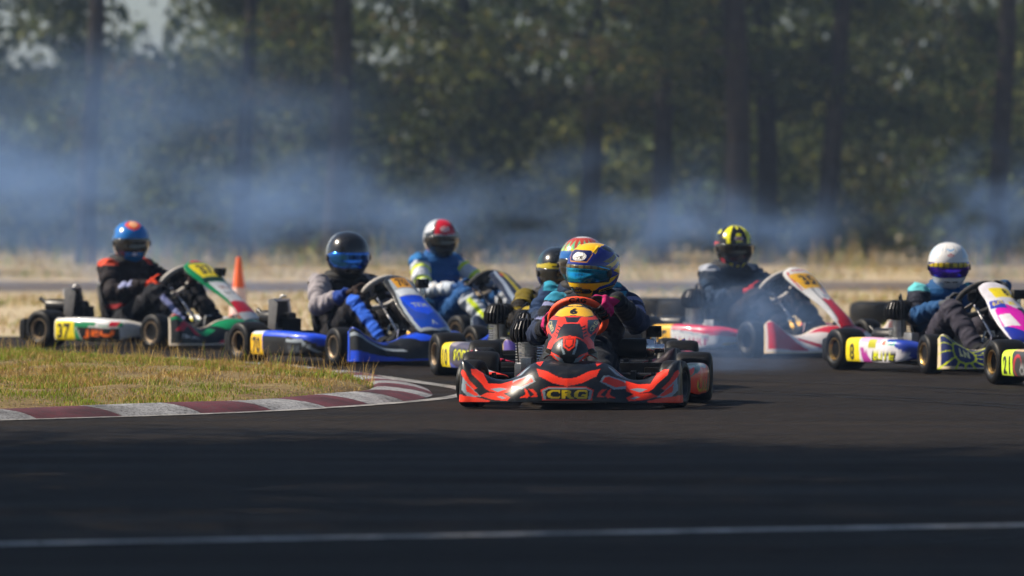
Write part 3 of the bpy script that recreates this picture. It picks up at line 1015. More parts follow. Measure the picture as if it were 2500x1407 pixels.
def pedal_mesh(s):
    mb = MB().tube([(1.20, .13 * s, .06), (1.17, .14 * s, .15), (1.18, .14 * s, .22)], .008)
    mb.box((1.175, .14 * s, .20), (.012, .07, .09), Matrix.Rotation(R(12), 3, 'Y'))
    return mb.mesh('pedal', M['chrome'])

def tank_mesh():
    return MB().prism([(.50, .05), (.74, .05), (.74, .20), (.66, .24), (.52, .22)], -.09, .09).mesh('fuel_tank', simple('fuel_tank_plastic', (.45, .42, .34), .5), bevel=.015)

# ---------------------------------------------------------------- bodywork surfaces
def fairing_surface(nu=300, nv=70, flick=.262, dip=.165, mid=.262):
    u = np.linspace(-1, 1, nu); v = np.linspace(0, 1, nv)
    au = np.abs(u)
    zt = interp(au, [0, .2, .32, .5, .62, .78, .88, .95, 1.0], [mid, mid, mid - .015, dip, dip - .003, dip + .05, flick - .005, flick, flick - .03])
    y = np.sign(u) * interp(au, [0, .5, .85, .95, 1], [0, .32, .555, .607, .615])
    xb = interp(au, [0, .25, .5, .8, .93, 1.0], [1.515, 1.50, 1.45, 1.37, 1.32, 1.235])
    xt = interp(au, [0, .22, .34, .6, .85, .95, 1.0], [1.32, 1.31, 1.29, 1.28, 1.265, 1.25, 1.215])
    zb = .034 + .008 * (1 - au ** 2)
    th = v[None] * R(84)
    P = np.zeros((nu, nv, 3))
    cs, sn = np.cos(th), np.sin(th) / math.sin(R(84))
    P[..., 0] = xt[:, None] + (xb - xt)[:, None] * cs ** .9
    P[..., 2] = zb[:, None] + (zt - zb)[:, None] * sn
    P[..., 1] = y[:, None] * (1 - .02 * v[None] * au[:, None] ** 6)
    # scooped waist between nose and wheel flicks
    g = np.exp(-((au - .56) / .16) ** 2)[:, None] * np.sin(v[None] * math.pi) * .02
    P[..., 0] -= g
    return u, v, P

def make_fairing(parent, key, canvas, front_proj=True):
    def build():
        u, v, P = fairing_surface() if key == 'kart_6' else fairing_surface(240, 56, mid=.225)
        nu, nv = len(u), len(v)
        if front_proj:
            c = canvas.sample(P[..., 1].ravel(), P[..., 2].ravel())
        else:
            U = np.repeat(u[:, None], nv, 1); Vv = np.repeat(v[None], nu, 0)
            c = canvas.sample(U.ravel(), Vv.ravel())
        return shell('front_fairing', P, nu, nv, M['livery'], c, .006)
    return link('front_fairing', cached(('fair', key), build), parent)

def make_nassau(parent, key, canvas, prof, front_proj=False, pw=2.6, nu=90, nv=130):
    """prof rows: t, x, z, halfwidth, depth (t from bottom 0 to top 1)"""
    def build():
        pr = np.array(prof)
        u = np.linspace(-1, 1, nu); t = np.linspace(0, 1, nv)
        q = interp(t, pr[:, 0], pr[:, 1:])
        d = np.gradient(q[:, :2], axis=0); d /= np.linalg.norm(d, axis=1, keepdims=True)
        nx_, nz_ = d[:, 1], -d[:, 0]         # outward (forward / up)
        P = np.zeros((nu, nv, 3))
        s = q[None, :, 3] * np.abs(u[:, None]) ** pw
        P[..., 0] = q[None, :, 0] - nx_[None] * s
        P[..., 2] = q[None, :, 1] - nz_[None] * s
        P[..., 1] = u[:, None] * np.maximum(q[None, :, 2], .004)
        if front_proj:
            c = canvas.sample(P[..., 1].ravel(), P[..., 2].ravel())
        else:
            U = np.repeat(u[:, None], nv, 1); T_ = np.repeat(t[None], nu, 0)
            c = canvas.sample(U.ravel(), T_.ravel())
        # orientation: normals outward
        return shell('front_panel', P, nu, nv, M['livery'], c, .005)
    return link('front_panel', cached(('nas', key), build), parent)

def pod_surface(side, nu=150, nv=44):
    """side pod skin: u along kart (rear 0 -> front 1), v around the section from inside foot over the outside to inside top"""
    u = np.linspace(0, 1, nu); v = np.linspace(0, 1, nv)
    x = .165 + .69 * u
    out = interp(u, [0, .12, .55, .8, .93, 1], [.70, .705, .69, .66, .60, .52])
    top = interp(u, [0, .3, .7, .9, 1], [.222, .228, .218, .205, .175])
    bot = interp(u, [0, .5, .85, 1], [.042, .042, .052, .085])
    hgt = (top - bot)
    th = (-40 + 205 * v) * math.pi / 180
    cy_, sz = np.cos(th), np.sin(th)
    P = np.zeros((nu, nv, 3))
    k = .55
    sy = np.sign(cy_) * np.abs(cy_) ** k; s2 = np.sign(sz) * np.abs(sz) ** k
    P[..., 0] = x[:, None]
    P[..., 1] = (out[:, None] - .075 + .075 * sy[None]) * side
    P[..., 2] = (top + bot)[:, None] / 2 + hgt[:, None] / 2 * s2[None]
    if side > 0: pass
    return u, v, P

def make_pod(parent, key, side, canvas):
    def build():
        u, v, P = pod_surface(side)
        nu, nv = len(u), len(v)
        sx = P[..., 0].ravel(); sz = P[..., 2].ravel()
        c = canvas.sample((sx - .165) if side < 0 else (sx - .165), sz)
        Q = P if side < 0 else P[::-1]
        if side > 0: c = c.reshape(nu, nv, 3)[::-1].reshape(-1, 3)
        return shell('side_pod', Q, nu, nv, M['livery'], c, .006)
    return link('side_pod', cached(('pod', key, side), build), parent)

def pod_canvas(fn, side):
    """fn draws with x running rear->front 0..0.69, z 0..0.25; text is flipped so it reads right from outside"""
    c = Canvas(-.01, .70, 0, .26, 700, WHT)
    c.flip = side > 0          # seen from the left side, forward is to the left
    fn(c)
    return c

def wheels(root, rimmat, steer):
    for (x, y, w, Rr, st) in ((0, -.605, .205, .14, 0), (0, .605, .205, .14, 0), (1.06, -.555, .128, .13, steer), (1.06, .555, .128, .13, steer)):
        s = 1 if y > 0 else -1
        e = empty('wheel', (x, y, Rr), st, root)
        link('tyre', cached(('tyre', w), lambda: tyre_mesh(w, Rr)), e)
        link('rim', cached(('rim', w, rimmat, s), lambda: rim_mesh(w, M[rimmat], s)), e)
        if st:
            pass
    return

def action_camera(root, loc):
    e = empty('action_camera', loc, 0, root); e.scale = (1.45,) * 3
    link('housing', cached('cam_h', lambda: MB().box((0, 0, .05), (.028, .06, .044)).mesh('housing', M['plastic'], bevel=.004)), e)
    link('lens', cached('cam_l', lambda: MB().lathe([(.014, .014), (.024, .014), (.024, 0)], (0, .012, .058), 'X', 16).mesh('lens', M['lens'])), e)
    link('mount', cached('cam_m', lambda: MB().box((0, 0, .014), (.012, .02, .03)).tube([(0, 0, .0), (0, 0, -.03)], .012).mesh('mount', M['chrome'])), e)

WC, WN = Vector((.715, 0, .475)), Vector((-.74, 0, .6726))       # steering wheel centre and normal (to the driver)
WU = Vector((.6726, 0, .74)); WR = Vector((0, -1, 0))
def wheel_matrix(spin):
    m = Matrix((WR, WU, WN)).transposed()
    return Matrix.Translation(WC) @ (m @ Matrix.Rotation(-spin, 3, 'Z')).to_4x4()

SCALE = {'37': 1.06, '70': 1.03, '35': 1.04}
def make_kart(key, label, pos, a, lv):
    root = tag(empty('racing_kart', (pos[0], pos[1], 0.006), R(a - 90)), label, 'kart', 'racing karts entering the bend')
    sc_ = SCALE.get(key[5:], 1.0); root.scale = (sc_, sc_, sc_)
    link('frame', cached('frame', frame_mesh), root)
    link('floor_tray', cached('floor', floor_mesh), root)
    link('axle', cached('axle', axle_mesh), root)
    link('seat', cached('seat', seat_mesh), root, (.06, 0, 0))
    link('rear_bumper', cached('rb', rear_bumper_mesh), root)
    link('steering_column', cached('col', small_parts_mesh), root)
    for s in (-1, 1): link('pedal', cached(('pedal', s), lambda: pedal_mesh(s)), root)
    link('fuel_tank', cached('tank', tank_mesh), root)
    sw = empty('steering_wheel', (0, 0, 0), 0, root)
    sw.matrix_local = wheel_matrix(lv.get('spin', R(25)))
    link('grip', cached(('grip', lv.get('grip', 'leather')), lambda: steering_rim_mesh(M[lv.get('grip', 'leather')])), sw)
    link('spokes', cached('spokes', spokes_mesh), sw)
    link('lap_timer', cached('lap', lambda: MB().box((0, .045, .018), (.13, .075, .03)).mesh('lap_timer', M['plastic'], bevel=.006)), sw)
    if 'grip_text' in lv:
        def gtext():
            V, T, asp = text_tris(lv['grip_text'], .05)
            sp_ = lv.get('spin', 0)
            ph = R(92) + sp_ + V[:, 0] * .034 / .152
            bb = R(-52) + V[:, 1] * .030 / .0205
            rr = .152 + .0203 * np.cos(bb)
            P = np.stack([rr * np.cos(ph), rr * np.sin(ph), .0203 * np.sin(bb)], -1)
            return np_mesh('grip_lettering', P, T, M['plastic'], smooth=False)
        link('grip_lettering', gtext(), sw)
    wheels(root, lv.get('rim', 'bronze'), R(lv.get('steer', -12)))
    if lv.get('engine', 'air') == 'air': engine_air(root)
    else:
        engine_water(root)
    link('exhaust', cached('muf', muffler_mesh), root, (-.16, -.30 if lv.get('engine') == 'water' else -.2, .30 if lv.get('engine') == 'water' else .22))
    if lv.get('silencer', True):
        link('intake_silencer', cached('sil', silencer_mesh), root, (.22, .25, .305))
        link('silencer_cap', cached('silc', silencer_cap_mesh), root, (.22, .25, .305))
    make_fairing(root, key, lv['fairing'], lv.get('fproj', True))
    make_nassau(root, key, lv['nassau'], lv['nprof'], lv.get('nproj', False), lv.get('npw', 2.6))
    for s in (-1, 1): make_pod(root, key, s, lv['pod'](s))
    if 'cam' in lv: action_camera(root, lv['cam'])
    return root
# ------------------------------------------------------------------ drivers
def capsule(mb, p0, r0, p1, r1, n=14, sq=1.0):
    p0, p1 = Vector(p0), Vector(p1)
    t = (p1 - p0); L = t.length; t.normalize()
    pts, rs = [], []
    for k in range(5):
        an = math.pi / 2 * (1 - k / 4)
        pts.append(p0 - t * r0 * math.sin(an)); rs.append(max(r0 * math.cos(an), .0008))
    for f in (.33, .66):
        pts.append(p0 + t * L * f); rs.append(r0 + (r1 - r0) * f)
    for k in range(5):
        an = math.pi / 2 * k / 4
        pts.append(p1 + t * r1 * math.sin(an)); rs.append(max(r1 * math.cos(an), .0008))
    mb.tube(pts, rs, n)

def remeshed(mb, voxel, smooth_it, name):
    me = bpy.data.meshes.new('raw'); me.from_pydata(mb.v, [], mb.f)
    bm = bmesh.new(); bm.from_mesh(me); bmesh.ops.recalc_face_normals(bm, faces=bm.faces[:]); bm.to_mesh(me); bm.free()
    o = bpy.data.objects.new('raw', me); col.objects.link(o)
    m = o.modifiers.new('r', 'REMESH'); m.mode = 'VOXEL'; m.voxel_size = voxel; m.use_smooth_shade = True
    if smooth_it:
        s = o.modifiers.new('s', 'SMOOTH'); s.factor = .5; s.iterations = smooth_it
    dg = bpy.context.evaluated_depsgraph_get(); dg.update()
    out = bpy.data.meshes.new_from_object(o.evaluated_get(dg))
    bpy.data.objects.remove(o); bpy.data.meshes.remove(me)
    out.name = name
    return out

def set_cols(me, C):
    a = me.color_attributes.new('Col', 'FLOAT_COLOR', 'POINT')
    c = np.ones((len(me.vertices), 4), dtype=np.float32); c[:, :3] = C
    a.data.foreach_set('color', c.ravel())

def get_co(me):
    v = np.empty(len(me.vertices) * 3, dtype=np.float32); me.vertices.foreach_get('co', v); return v.reshape(-1, 3)

def glove_mesh(side):
    """hand closed on a rim; local frame: X = outward radial e, Y = rim tangent (towards thumb), Z = normal to driver. rim centre at origin"""
    mb = MB()
    def pos(th, rho, y): return (rho * math.cos(R(th)), y, -rho * math.sin(R(th)))
    # palm: heel of the hand outside and towards the driver
    for y0, y1 in ((-.030, -.030), (-.010, -.010), (.010, .010), (.028, .028)):
        capsule(mb, pos(-48, .052, y0 * .8), .017, pos(8, .040, y1 * 1.05), .0145)
    capsule(mb, pos(-50, .056, -.02), .018, pos(-50, .056, .022), .019)
    capsule(mb, (.048, -.008, .042), .024, (.066, -.045, .072), .028)          # wrist
    for k, (y, ln, r) in enumerate(((-.036, .86, .0085), (-.0125, .97, .0093), (.0115, 1.0, .0096), (.034, .94, .0095))):
        c = [pos(4, .041, y), pos(62 * ln, .038, y * 1.04), pos(128 * ln, .031, y * 1.0), pos(182 * ln, .0275, y * .96)]
        for i in range(3):
            capsule(mb, c[i], r * (1.08 - .08 * i), c[i + 1], r * (1.0 - .09 * i))
    th = [pos(-52, .050, .030), pos(-88, .044, .052), pos(-122, .036, .058), pos(-160, .030, .052)]
    for i in range(3): capsule(mb, th[i], .0135 - .0016 * i, th[i + 1], .0118 - .0014 * i)
    me = remeshed(mb, .0032, 2, 'glove')
    return me

def helmet_r(az, el):
    """full-face shell, local +X front; returns position"""
    ca, sa = np.cos(az), np.sin(az); ce, se = np.cos(el), np.sin(el)
    x, y, z = ca * ce, sa * ce, se
    rx = np.where(x > 0, .140, .146); ry = .121; rz = np.where(z > 0, .137, .142)
    k = 2.25
    r = (np.abs(x / rx) ** k + np.abs(y / ry) ** k + np.abs(z / rz) ** k) ** (-1 / k)
    P = np.stack([x * r, y * r, z * r], -1)
    low = np.clip((-np.degrees(el) - 4) / 30, 0, 1)
    fr = np.clip(ca, 0, 1) ** 1.3
    P[..., 0] += low * fr * .017                                  # chin bar juts forward
    P[..., 0] *= 1 - .10 * low * np.clip(-ca, 0, 1)
    P[..., 1] *= 1 - .10 * low ** 1.5
    P[..., 2] = np.maximum(P[..., 2], -.128 + .020 * np.clip(-ca, 0, 1) - .006 * fr)
    return P

def helmet_mesh(key, canvas):
    na, ne = (300, 150) if key == '6' else (190, 96)
    az = np.linspace(-np.pi, np.pi, na, endpoint=False); el = np.linspace(R(-72), R(89.5), ne)
    A, E = np.meshgrid(az, el, indexing='ij')
    P = helmet_r(A, E)
    port = (np.abs(np.degrees(A)) < 84) & (np.degrees(E) < 13) & (np.degrees(E) > -25)
    Ec = np.interp(np.degrees(E), [-72, -25, 13, 90], [-72, -15, 21, 90])
    C = canvas.sample(np.degrees(A).ravel(), Ec.ravel()).reshape(na, ne, 3).copy()
    C[port] = (.012, .012, .013)
    V = P.reshape(-1, 3)
    F = grid_faces(na, ne, wrap=True)
    # lining
    Q = V * np.array([.86, .86, .86]); Q[:, 2] = np.maximum(Q[:, 2], -.124)
    n = len(V)
    I0 = np.arange(na) * ne; I1 = np.roll(I0, -1)
    top = np.arange(na) * ne + ne - 1
    F2 = np.concatenate([F, F[:, ::-1] + n, np.stack([I0, I0 + n, I1 + n, I1], -1)])
    # close crown
    V2 = np.concatenate([V, Q, [[V[top, 0].mean(), 0, V[top, 2].max()]]])
    cap = np.stack([top, np.roll(top, -1), np.full(na, 2 * n), np.full(na, 2 * n)], -1)
    cc = np.concatenate([C.reshape(-1, 3), np.tile([.01, .01, .011], (n, 1)), [canvas.sample(np.array([0.]), np.array([89.]))[0]]])
    me = np_mesh('helmet', V2, F2, M['helmet'], cc)
    b = MB(); 
    return me

def visor_mesh(mat, key):
    na, ne = 60, 16
    a = np.linspace(R(-80), R(80), na); t = np.linspace(0, 1, ne)
    A = np.repeat(a[:, None], ne, 1)
    w = np.clip((np.abs(np.degrees(A)) - 52) / 28, 0, 1)
    E = R(-24) + (R(36)) * t[None] + 0 * A
    mid = R(-4)
    E = mid + (E - mid) * (1 - .42 * w)
    P = helmet_r(A, E)
    P = P * 1.014
    return shell('visor', P, na, ne, M[mat], None, .0025)

def helmet_cap_parts(parent, style, cA, cB):
    """pivots, chin vent, crown vents, rear lip"""
    def pv(sd):
        mb = MB()
        for s in (sd,):
            mb.lathe([(.119 * s, .019), (.1265 * s, .017), (.128 * s, 0)], (.028, 0, -.008), 'Y', 18)
        return mb.mesh('visor_pivot', M['plastic'])
    for q in (-1, 1): link('visor_pivot', cached(('pv', q), lambda: pv(q)), parent)
    def cv(sd):
        mb = MB()
        for s in (sd,):
            mb.box((.152, .025 * s, -.084), (.010, .032, .006), Matrix.Rotation(R(9 * s), 3, 'Z'))
        return mb.mesh('chin_vent', M['plastic'], bevel=.002)
    for q in (-1, 1): link('chin_vent', cached(('cv', q), lambda: cv(q)), parent)
    if style:
        def vt(sd):
            mb = MB()
            for s in (sd,):
                mb.prism([(.095, .092), (.045, .128), (.055, .112)], s * .052 - .004, s * .052 + .012)
            V = []
            me = mb.mesh('crown_vent', M['helmet'], bevel=.003)
            set_cols(me, np.tile(cA, (len(me.vertices), 1)))
            return me
        for q in (-1, 1): link('crown_vent', vt(q), parent)
        def lip():
            mb = MB()
            mb.prism([(-.10, .095), (-.150, .070), (-.152, .062), (-.118, .072)], -.055, .055)
            me = mb.mesh('rear_lip', M['helmet'], bevel=.004)
            set_cols(me, np.tile(cB, (len(me.vertices), 1)))
            return me
        link('rear_lip', lip(), parent)

def make_driver(label, kart_pos, a, d):
    """d: top (helmet top height), lean, face (world facing angle), spin, suit colours, glove colours, helmet canvas, visor"""
    top = d.get('top', .95); ly = d.get('lean', 0.0); fw = d.get('fwd', 0.0)
    spin = d.get('spin', R(25))
    fw += .14
    Hc = Vector((.07 + fw, ly, top - .170))
    neck = Vector((.05 + fw * .8, ly * .9, top - .300))
    mb = MB()
    bones = []
    def bone(nm, p0, r0, p1, r1):
        capsule(mb, p0, r0, p1, r1); bones.append((nm, np.array(p0, float), np.array(p1, float), r0, r1))
    # torso loft
    sec = [(.30, 0, .085, .10, .13), (.27, 0, .13, .145, .175), (.25, ly * .2, .24, .140, .175), (.20, ly * .5, .5 * (.24 + top - .42), .145, .19),
           (.075 + fw * .6, ly * .8, top - .42, .135, .20), (.055 + fw * .8, ly * .9, top - .345, .12, .195), (.05 + fw * .8, ly * .95, top - .295, .085, .12), (.055 + fw * .85, ly, top - .24, .055, .06)]
    n = 20
    V, F = [], []
    for (x, y, z, rx, ry) in sec:
        for k in range(n):
            an = 2 * math.pi * k / n
            c, s = math.cos(an), math.sin(an)
            V.append((x + rx * np.sign(c) * abs(c) ** .85, y + ry * np.sign(s) * abs(s) ** .85, z))
    for i in range(len(sec) - 1):
        for k in range(n):
            F.append((i * n + k, i * n + (k + 1) % n, (i + 1) * n + (k + 1) % n, (i + 1) * n + k))
    F.append(tuple(range(n))[::-1]); F.append(tuple(range((len(sec) - 1) * n, len(sec) * n)))
    mb.add(V, F)
    for i in range(len(sec) - 1):
        bones.append(('torso', np.array(sec[i][:3]), np.array(sec[i + 1][:3]), .15, .15))
    hands = {}
    for s, nm in ((-1, 'R'), (1, 'L')):
        phi = (R(4) if s < 0 else R(176)) - spin
        e = WR * math.cos(phi) + WU * math.sin(phi)
        tg = (WU * math.cos(phi) - WR * math.sin(phi)) * (1 if s < 0 else -1)
        rim = WC + e * .152
        # glove frame: X=e, Y=tg (thumb up), Z=WN
        wrist = rim + e * .070 - tg * .048 + WN * .078
        sh = Vector((.055 + fw * .8, ly * .9 + s * .195, top - .36))
        mid = (sh + wrist) / 2
        el = mid + Vector((-.05, s * d.get('elb', .085), -.115))
        bone('arm' + nm, sh, .074, el, .064)
        bone('fore' + nm, el, .062, wrist, .042)
        hands[nm] = (rim, e, tg)
        hip = Vector((.28, s * .10, .15)); kn = Vector((d.get('knee', .72), s * d.get('kny', .20), d.get('knz', .40))); an_ = Vector((1.04, s * .165, .125))
        bone('thigh' + nm, hip, .108, kn, .080)
        bone('shin' + nm, kn, .077, an_, .055)
        bone('foot' + nm, an_ + Vector((.0, 0, -.01)), .042, Vector((1.15, s * .15, .20)), .034)
    me = remeshed(mb, .0095, 3, 'suit')
    P = get_co(me)
    # nearest bone
    best = np.full(len(P), 1e9); idx = np.zeros(len(P), int); tt_ = np.zeros(len(P))
    for i, (nm, p0, p1, r0, r1) in enumerate(bones):
        dv = p1 - p0; t = np.clip(((P - p0) @ dv) / (dv @ dv), 0, 1)
        dist = np.linalg.norm(P - (p0 + t[:, None] * dv), axis=1) / (r0 + (r1 - r0) * t)
        if nm == 'torso': dist *= .98
        k = dist < best
        best[k] = dist[k]; idx[k] = i; tt_[k] = t[k]
    # cloth folds along the limbs
    disp = np.zeros(len(P)); C = np.zeros((len(P), 3))
    names = [b[0] for b in bones]
    for i, (nm, p0, p1, r0, r1) in enumerate(bones):
        k = np.where(idx == i)[0]
        if not len(k): continue
        dv = p1 - p0; L = np.linalg.norm(dv); dv = dv / L
        amp, fr = (.015, 15) if nm[:3] in ('arm', 'for') else (.011, 12) if nm[:3] in ('thi', 'shi') else (.013, 9) if nm == 'torso' else (.001, 10)
        for v in k:
            p = P[v]; al = float((p - p0) @ dv); q = p - dv * al * .0
            nz = mnoise.noise(Vector(q * 7 + dv * al * fr))
            n2 = mnoise.noise(Vector(q * 15 + 3.1 + dv * al * fr))
            disp[v] = amp * ((1 - min(abs(nz) * 3.2, 1.6)) * .8 + n2 * .45)
    nr = np.empty(len(P) * 3, dtype=np.float32); me.vertices.foreach_get('normal', nr); nr = nr.reshape(-1, 3)
    P2 = P + nr * disp[:, None]
    me.vertices.foreach_set('co', P2.astype(np.float32).ravel()); me.update()
    B0 = np.array([b[1] for b in bones]); B1 = np.array([b[2] for b in bones])
    off = P - (B0[idx] + tt_[:, None] * (B1[idx] - B0[idx])); off /= np.linalg.norm(off, axis=1, keepdims=True) + 1e-9
    C = d['suit'](np.array(names)[idx], tt_, P, top, off)
    set_cols(me, C)
    me.materials.clear(); me.materials.append(M['suit'])
    me.polygons.foreach_set('use_smooth', np.ones(len(me.polygons), dtype=bool))
    o = link('person', me, None, (kart_pos[0], kart_pos[1], 0.006), (0, 0, R(a - 90)))
    tag(o, label, 'person', 'kart drivers')
    sc_ = SCALE.get(d['key'], 1.0); o.scale = (sc_, sc_, sc_)
    gl = d.get('glove', (BLK, BLK))
    for nm in 'RL':
        rim, e, tg = hands[nm]
        g = cached('gloveraw', lambda: glove_mesh(0)).copy()
        if nm == 'L':
            pass
        co = get_co(g)
        c = np.where((co[:, 0] > .032)[:, None] | (co[:, 2] > .04)[:, None], gl[0], gl[1])
        if len(gl) > 2: c = np.where(((co[:, 2] > .052))[:, None], gl[2], c)
        for a_ in list(g.color_attributes): g.color_attributes.remove(a_)
        set_cols(g, c)
        g.materials.clear(); g.materials.append(M['suit'])
        go = link('glove', g, o)
        mt = Matrix((e * 1.12, tg * 1.15, WN * 1.12)).transposed().to_4x4(); mt.translation = rim
        go.matrix_local = mt
    # neck collar
    if d.get('collar', True):
        def cl():
            b = MB()
            n_, k_ = 36, 10
            V, F = [], []
            for i in range(n_):
                q = 2 * math.pi * i / n_
                for j in range(k_):
                    w = 2 * math.pi * j / k_
                    rr = .105 + .030 * math.cos(w)
                    V.append((rr * math.cos(q) * .95, rr * math.sin(q) * 1.05, .026 * math.sin(w) - .012 * math.cos(q)))
            for i in range(n_):
                for j in range(k_):
                    F.append((i * k_ + j, ((i + 1) % n_) * k_ + j, ((i + 1) % n_) * k_ + (j + 1) % k_, i * k_ + (j + 1) % k_))
            return b.add(V, F).mesh('neck_collar', M['collar'], sharp=80)
        link('neck_collar', cached('collar', cl), o, (neck.x + .01, neck.y, neck.z - .005))
    h = link('helmet', helmet_mesh(d['key'], d['helmet']), o, Hc)
    yaw = R(d.get('face', 0) - a)
    h.rotation_euler = (R(d.get('roll', 0)), R(d.get('pitch', 6) - 3), yaw)
    hs = d.get('hs', 1.0) * 1.13; h.scale = (hs, hs, hs)
    if d.get('open'):
        fm = MB()
        for (c, r) in (((.060, 0, .0), .075),):
            fm.lathe([(-.07, 0), (-.06, .04), (-.02, .066), (.02, .072), (.06, .06), (.085, .03), (.092, 0)], (.028, 0, 0), 'Z', 24)
        fm.lathe([(-.02, .004), (.005, .013), (.025, .010), (.04, .004)], (.102, 0, -.012), 'Z', 10)
        for s in (-1, 1): fm.lathe([(-.008, 0), (0, .012), (.008, 0)], (.088, .032 * s, .014), 'Z', 10)
        link('face', fm.mesh('face', M['skin']), h)
    link('visor', cached(('visor', d['visor']), lambda: visor_mesh(d['visor'], 0)), h)
    if 'strip' in d:
        def sstrip():
            na, ne = 60, 6
            A_ = np.repeat(np.linspace(R(-72), R(72), na)[:, None], ne, 1); t_ = np.linspace(0, 1, ne)[None]
            w_ = np.clip((np.abs(np.degrees(A_)) - 40) / 32, 0, 1)
            E_ = R(d.get('strip_lo', 3)) * (1 - .6 * w_) + (R(11.5) * (1 - .5 * w_) - R(d.get('strip_lo', 3)) * (1 - .6 * w_)) * t_
            Pq = helmet_r(A_, E_) * 1.019
            cs = np.tile(d['strip'], (na * ne, 1)); cs[(np.degrees(A_).ravel() * .2).astype(int) % 3 == 0] *= .25
            return shell('sun_strip', Pq, na, ne, M['helmet'], cs, .001)
        link('sun_strip', sstrip(), h)
    helmet_cap_parts(h, d.get('vents', False), d.get('ventc', YEL), d.get('lipc', YEL))
    return o
# ------------------------------------------------------------------ liveries
def T1(pts, cx=845): return [((x - cx) / 1345.0, (1338 - y) / 1345.0) for x, y in pts]

def lead_fairing():
    c = Canvas(-.66, .66, 0, .34, 900, NAVY)
    def both(pts, colr):
        p = T1(pts); c.poly(p, colr); c.poly([(-x, y) for x, y in p], colr)
    RD = RED
    both([(845, 1108), (905, 1102), (1000, 1055), (1078, 1040), (1055, 1092), (960, 1138), (845, 1165)], RD)
    both([(845, 1082), (900, 1076), (930, 1045), (845, 1045)], BLK)
    both([(1030, 968), (1112, 985), (1052, 1022), (1040, 1000)], RD)
    both([(1080, 1130), (1105, 1088), (1140, 1085), (1255, 1128), (1310, 1165), (1290, 1185), (1180, 1188)], GREY)
    both([(1096, 1130), (1118, 1098), (1145, 1096), (1245, 1135), (1280, 1165), (1190, 1172)], RD)
    both([(1130, 1025), (1165, 1045), (1235, 1105), (1190, 1085)], GREY)
    both([(1150, 1020), (1190, 1040), (1265, 1110), (1225, 1092)], RD)
    both([(1260, 1130), (1350, 1155), (1440, 1150), (1490, 1070), (1530, 1047), (1575, 1046), (1560, 1110), (1500, 1165), (1430, 1205), (1330, 1225), (1270, 1205)], RD)
    both([(1290, 1188), (1350, 1180), (1420, 1190), (1370, 1212)], GREY)
    both([(1480, 1160), (1560, 1090), (1600, 1052), (1640, 1046), (1600, 1110), (1540, 1170), (1440, 1225)], BLK)
    both([(1520, 1185), (1580, 1128), (1618, 1060), (1640, 1050), (1650, 1075), (1610, 1150), (1550, 1200)], RD)
    both([(1595, 1150), (1635, 1100), (1640, 1200), (1590, 1248), (1490, 1248)], GREY)
    both([(1575, 1180), (1610, 1150), (1600, 1210), (1540, 1240), (1500, 1240)], RD)
    both([(1420, 1275), (1500, 1255), (1660, 1235), (1690, 1235), (1690, 1302), (1440, 1302)], RD)
    both([(1270, 1250), (1330, 1220), (1440, 1215), (1500, 1240), (1400, 1268), (1290, 1275)], RD)
    both([(1300, 1255), (1340, 1240), (1370, 1244), (1330, 1262)], GREY)
    both([(1060, 1240), (1075, 1205), (1100, 1185), (1130, 1185), (1085, 1225), (1120, 1245)], RD)
    both([(1120, 1235), (1145, 1190), (1165, 1180), (1150, 1225), (1200, 1250), (1140, 1250)], RD)
    both([(845, 1168), (985, 1168), (1040, 1190), (1024, 1268), (845, 1268)], RD)
    both([(845, 1173), (980, 1173), (1030, 1194), (1016, 1262), (845, 1262)], GREY)
    both([(845, 1182), (972, 1182), (1010, 1198), (998, 1258), (845, 1258)], NAVY)
    c.text('CRG', 0, (1338 - 1222) / 1345, .050, hx('E3C21A'), .055, width=.222)
    c.text('CRG', 0, (1338 - 1222) / 1345, .030, NAVY, .0, width=.205)
    c.text('CRG', 0, (1338 - 1222) / 1345, .042, hx('E3C21A'), .012, width=.212)
    return c

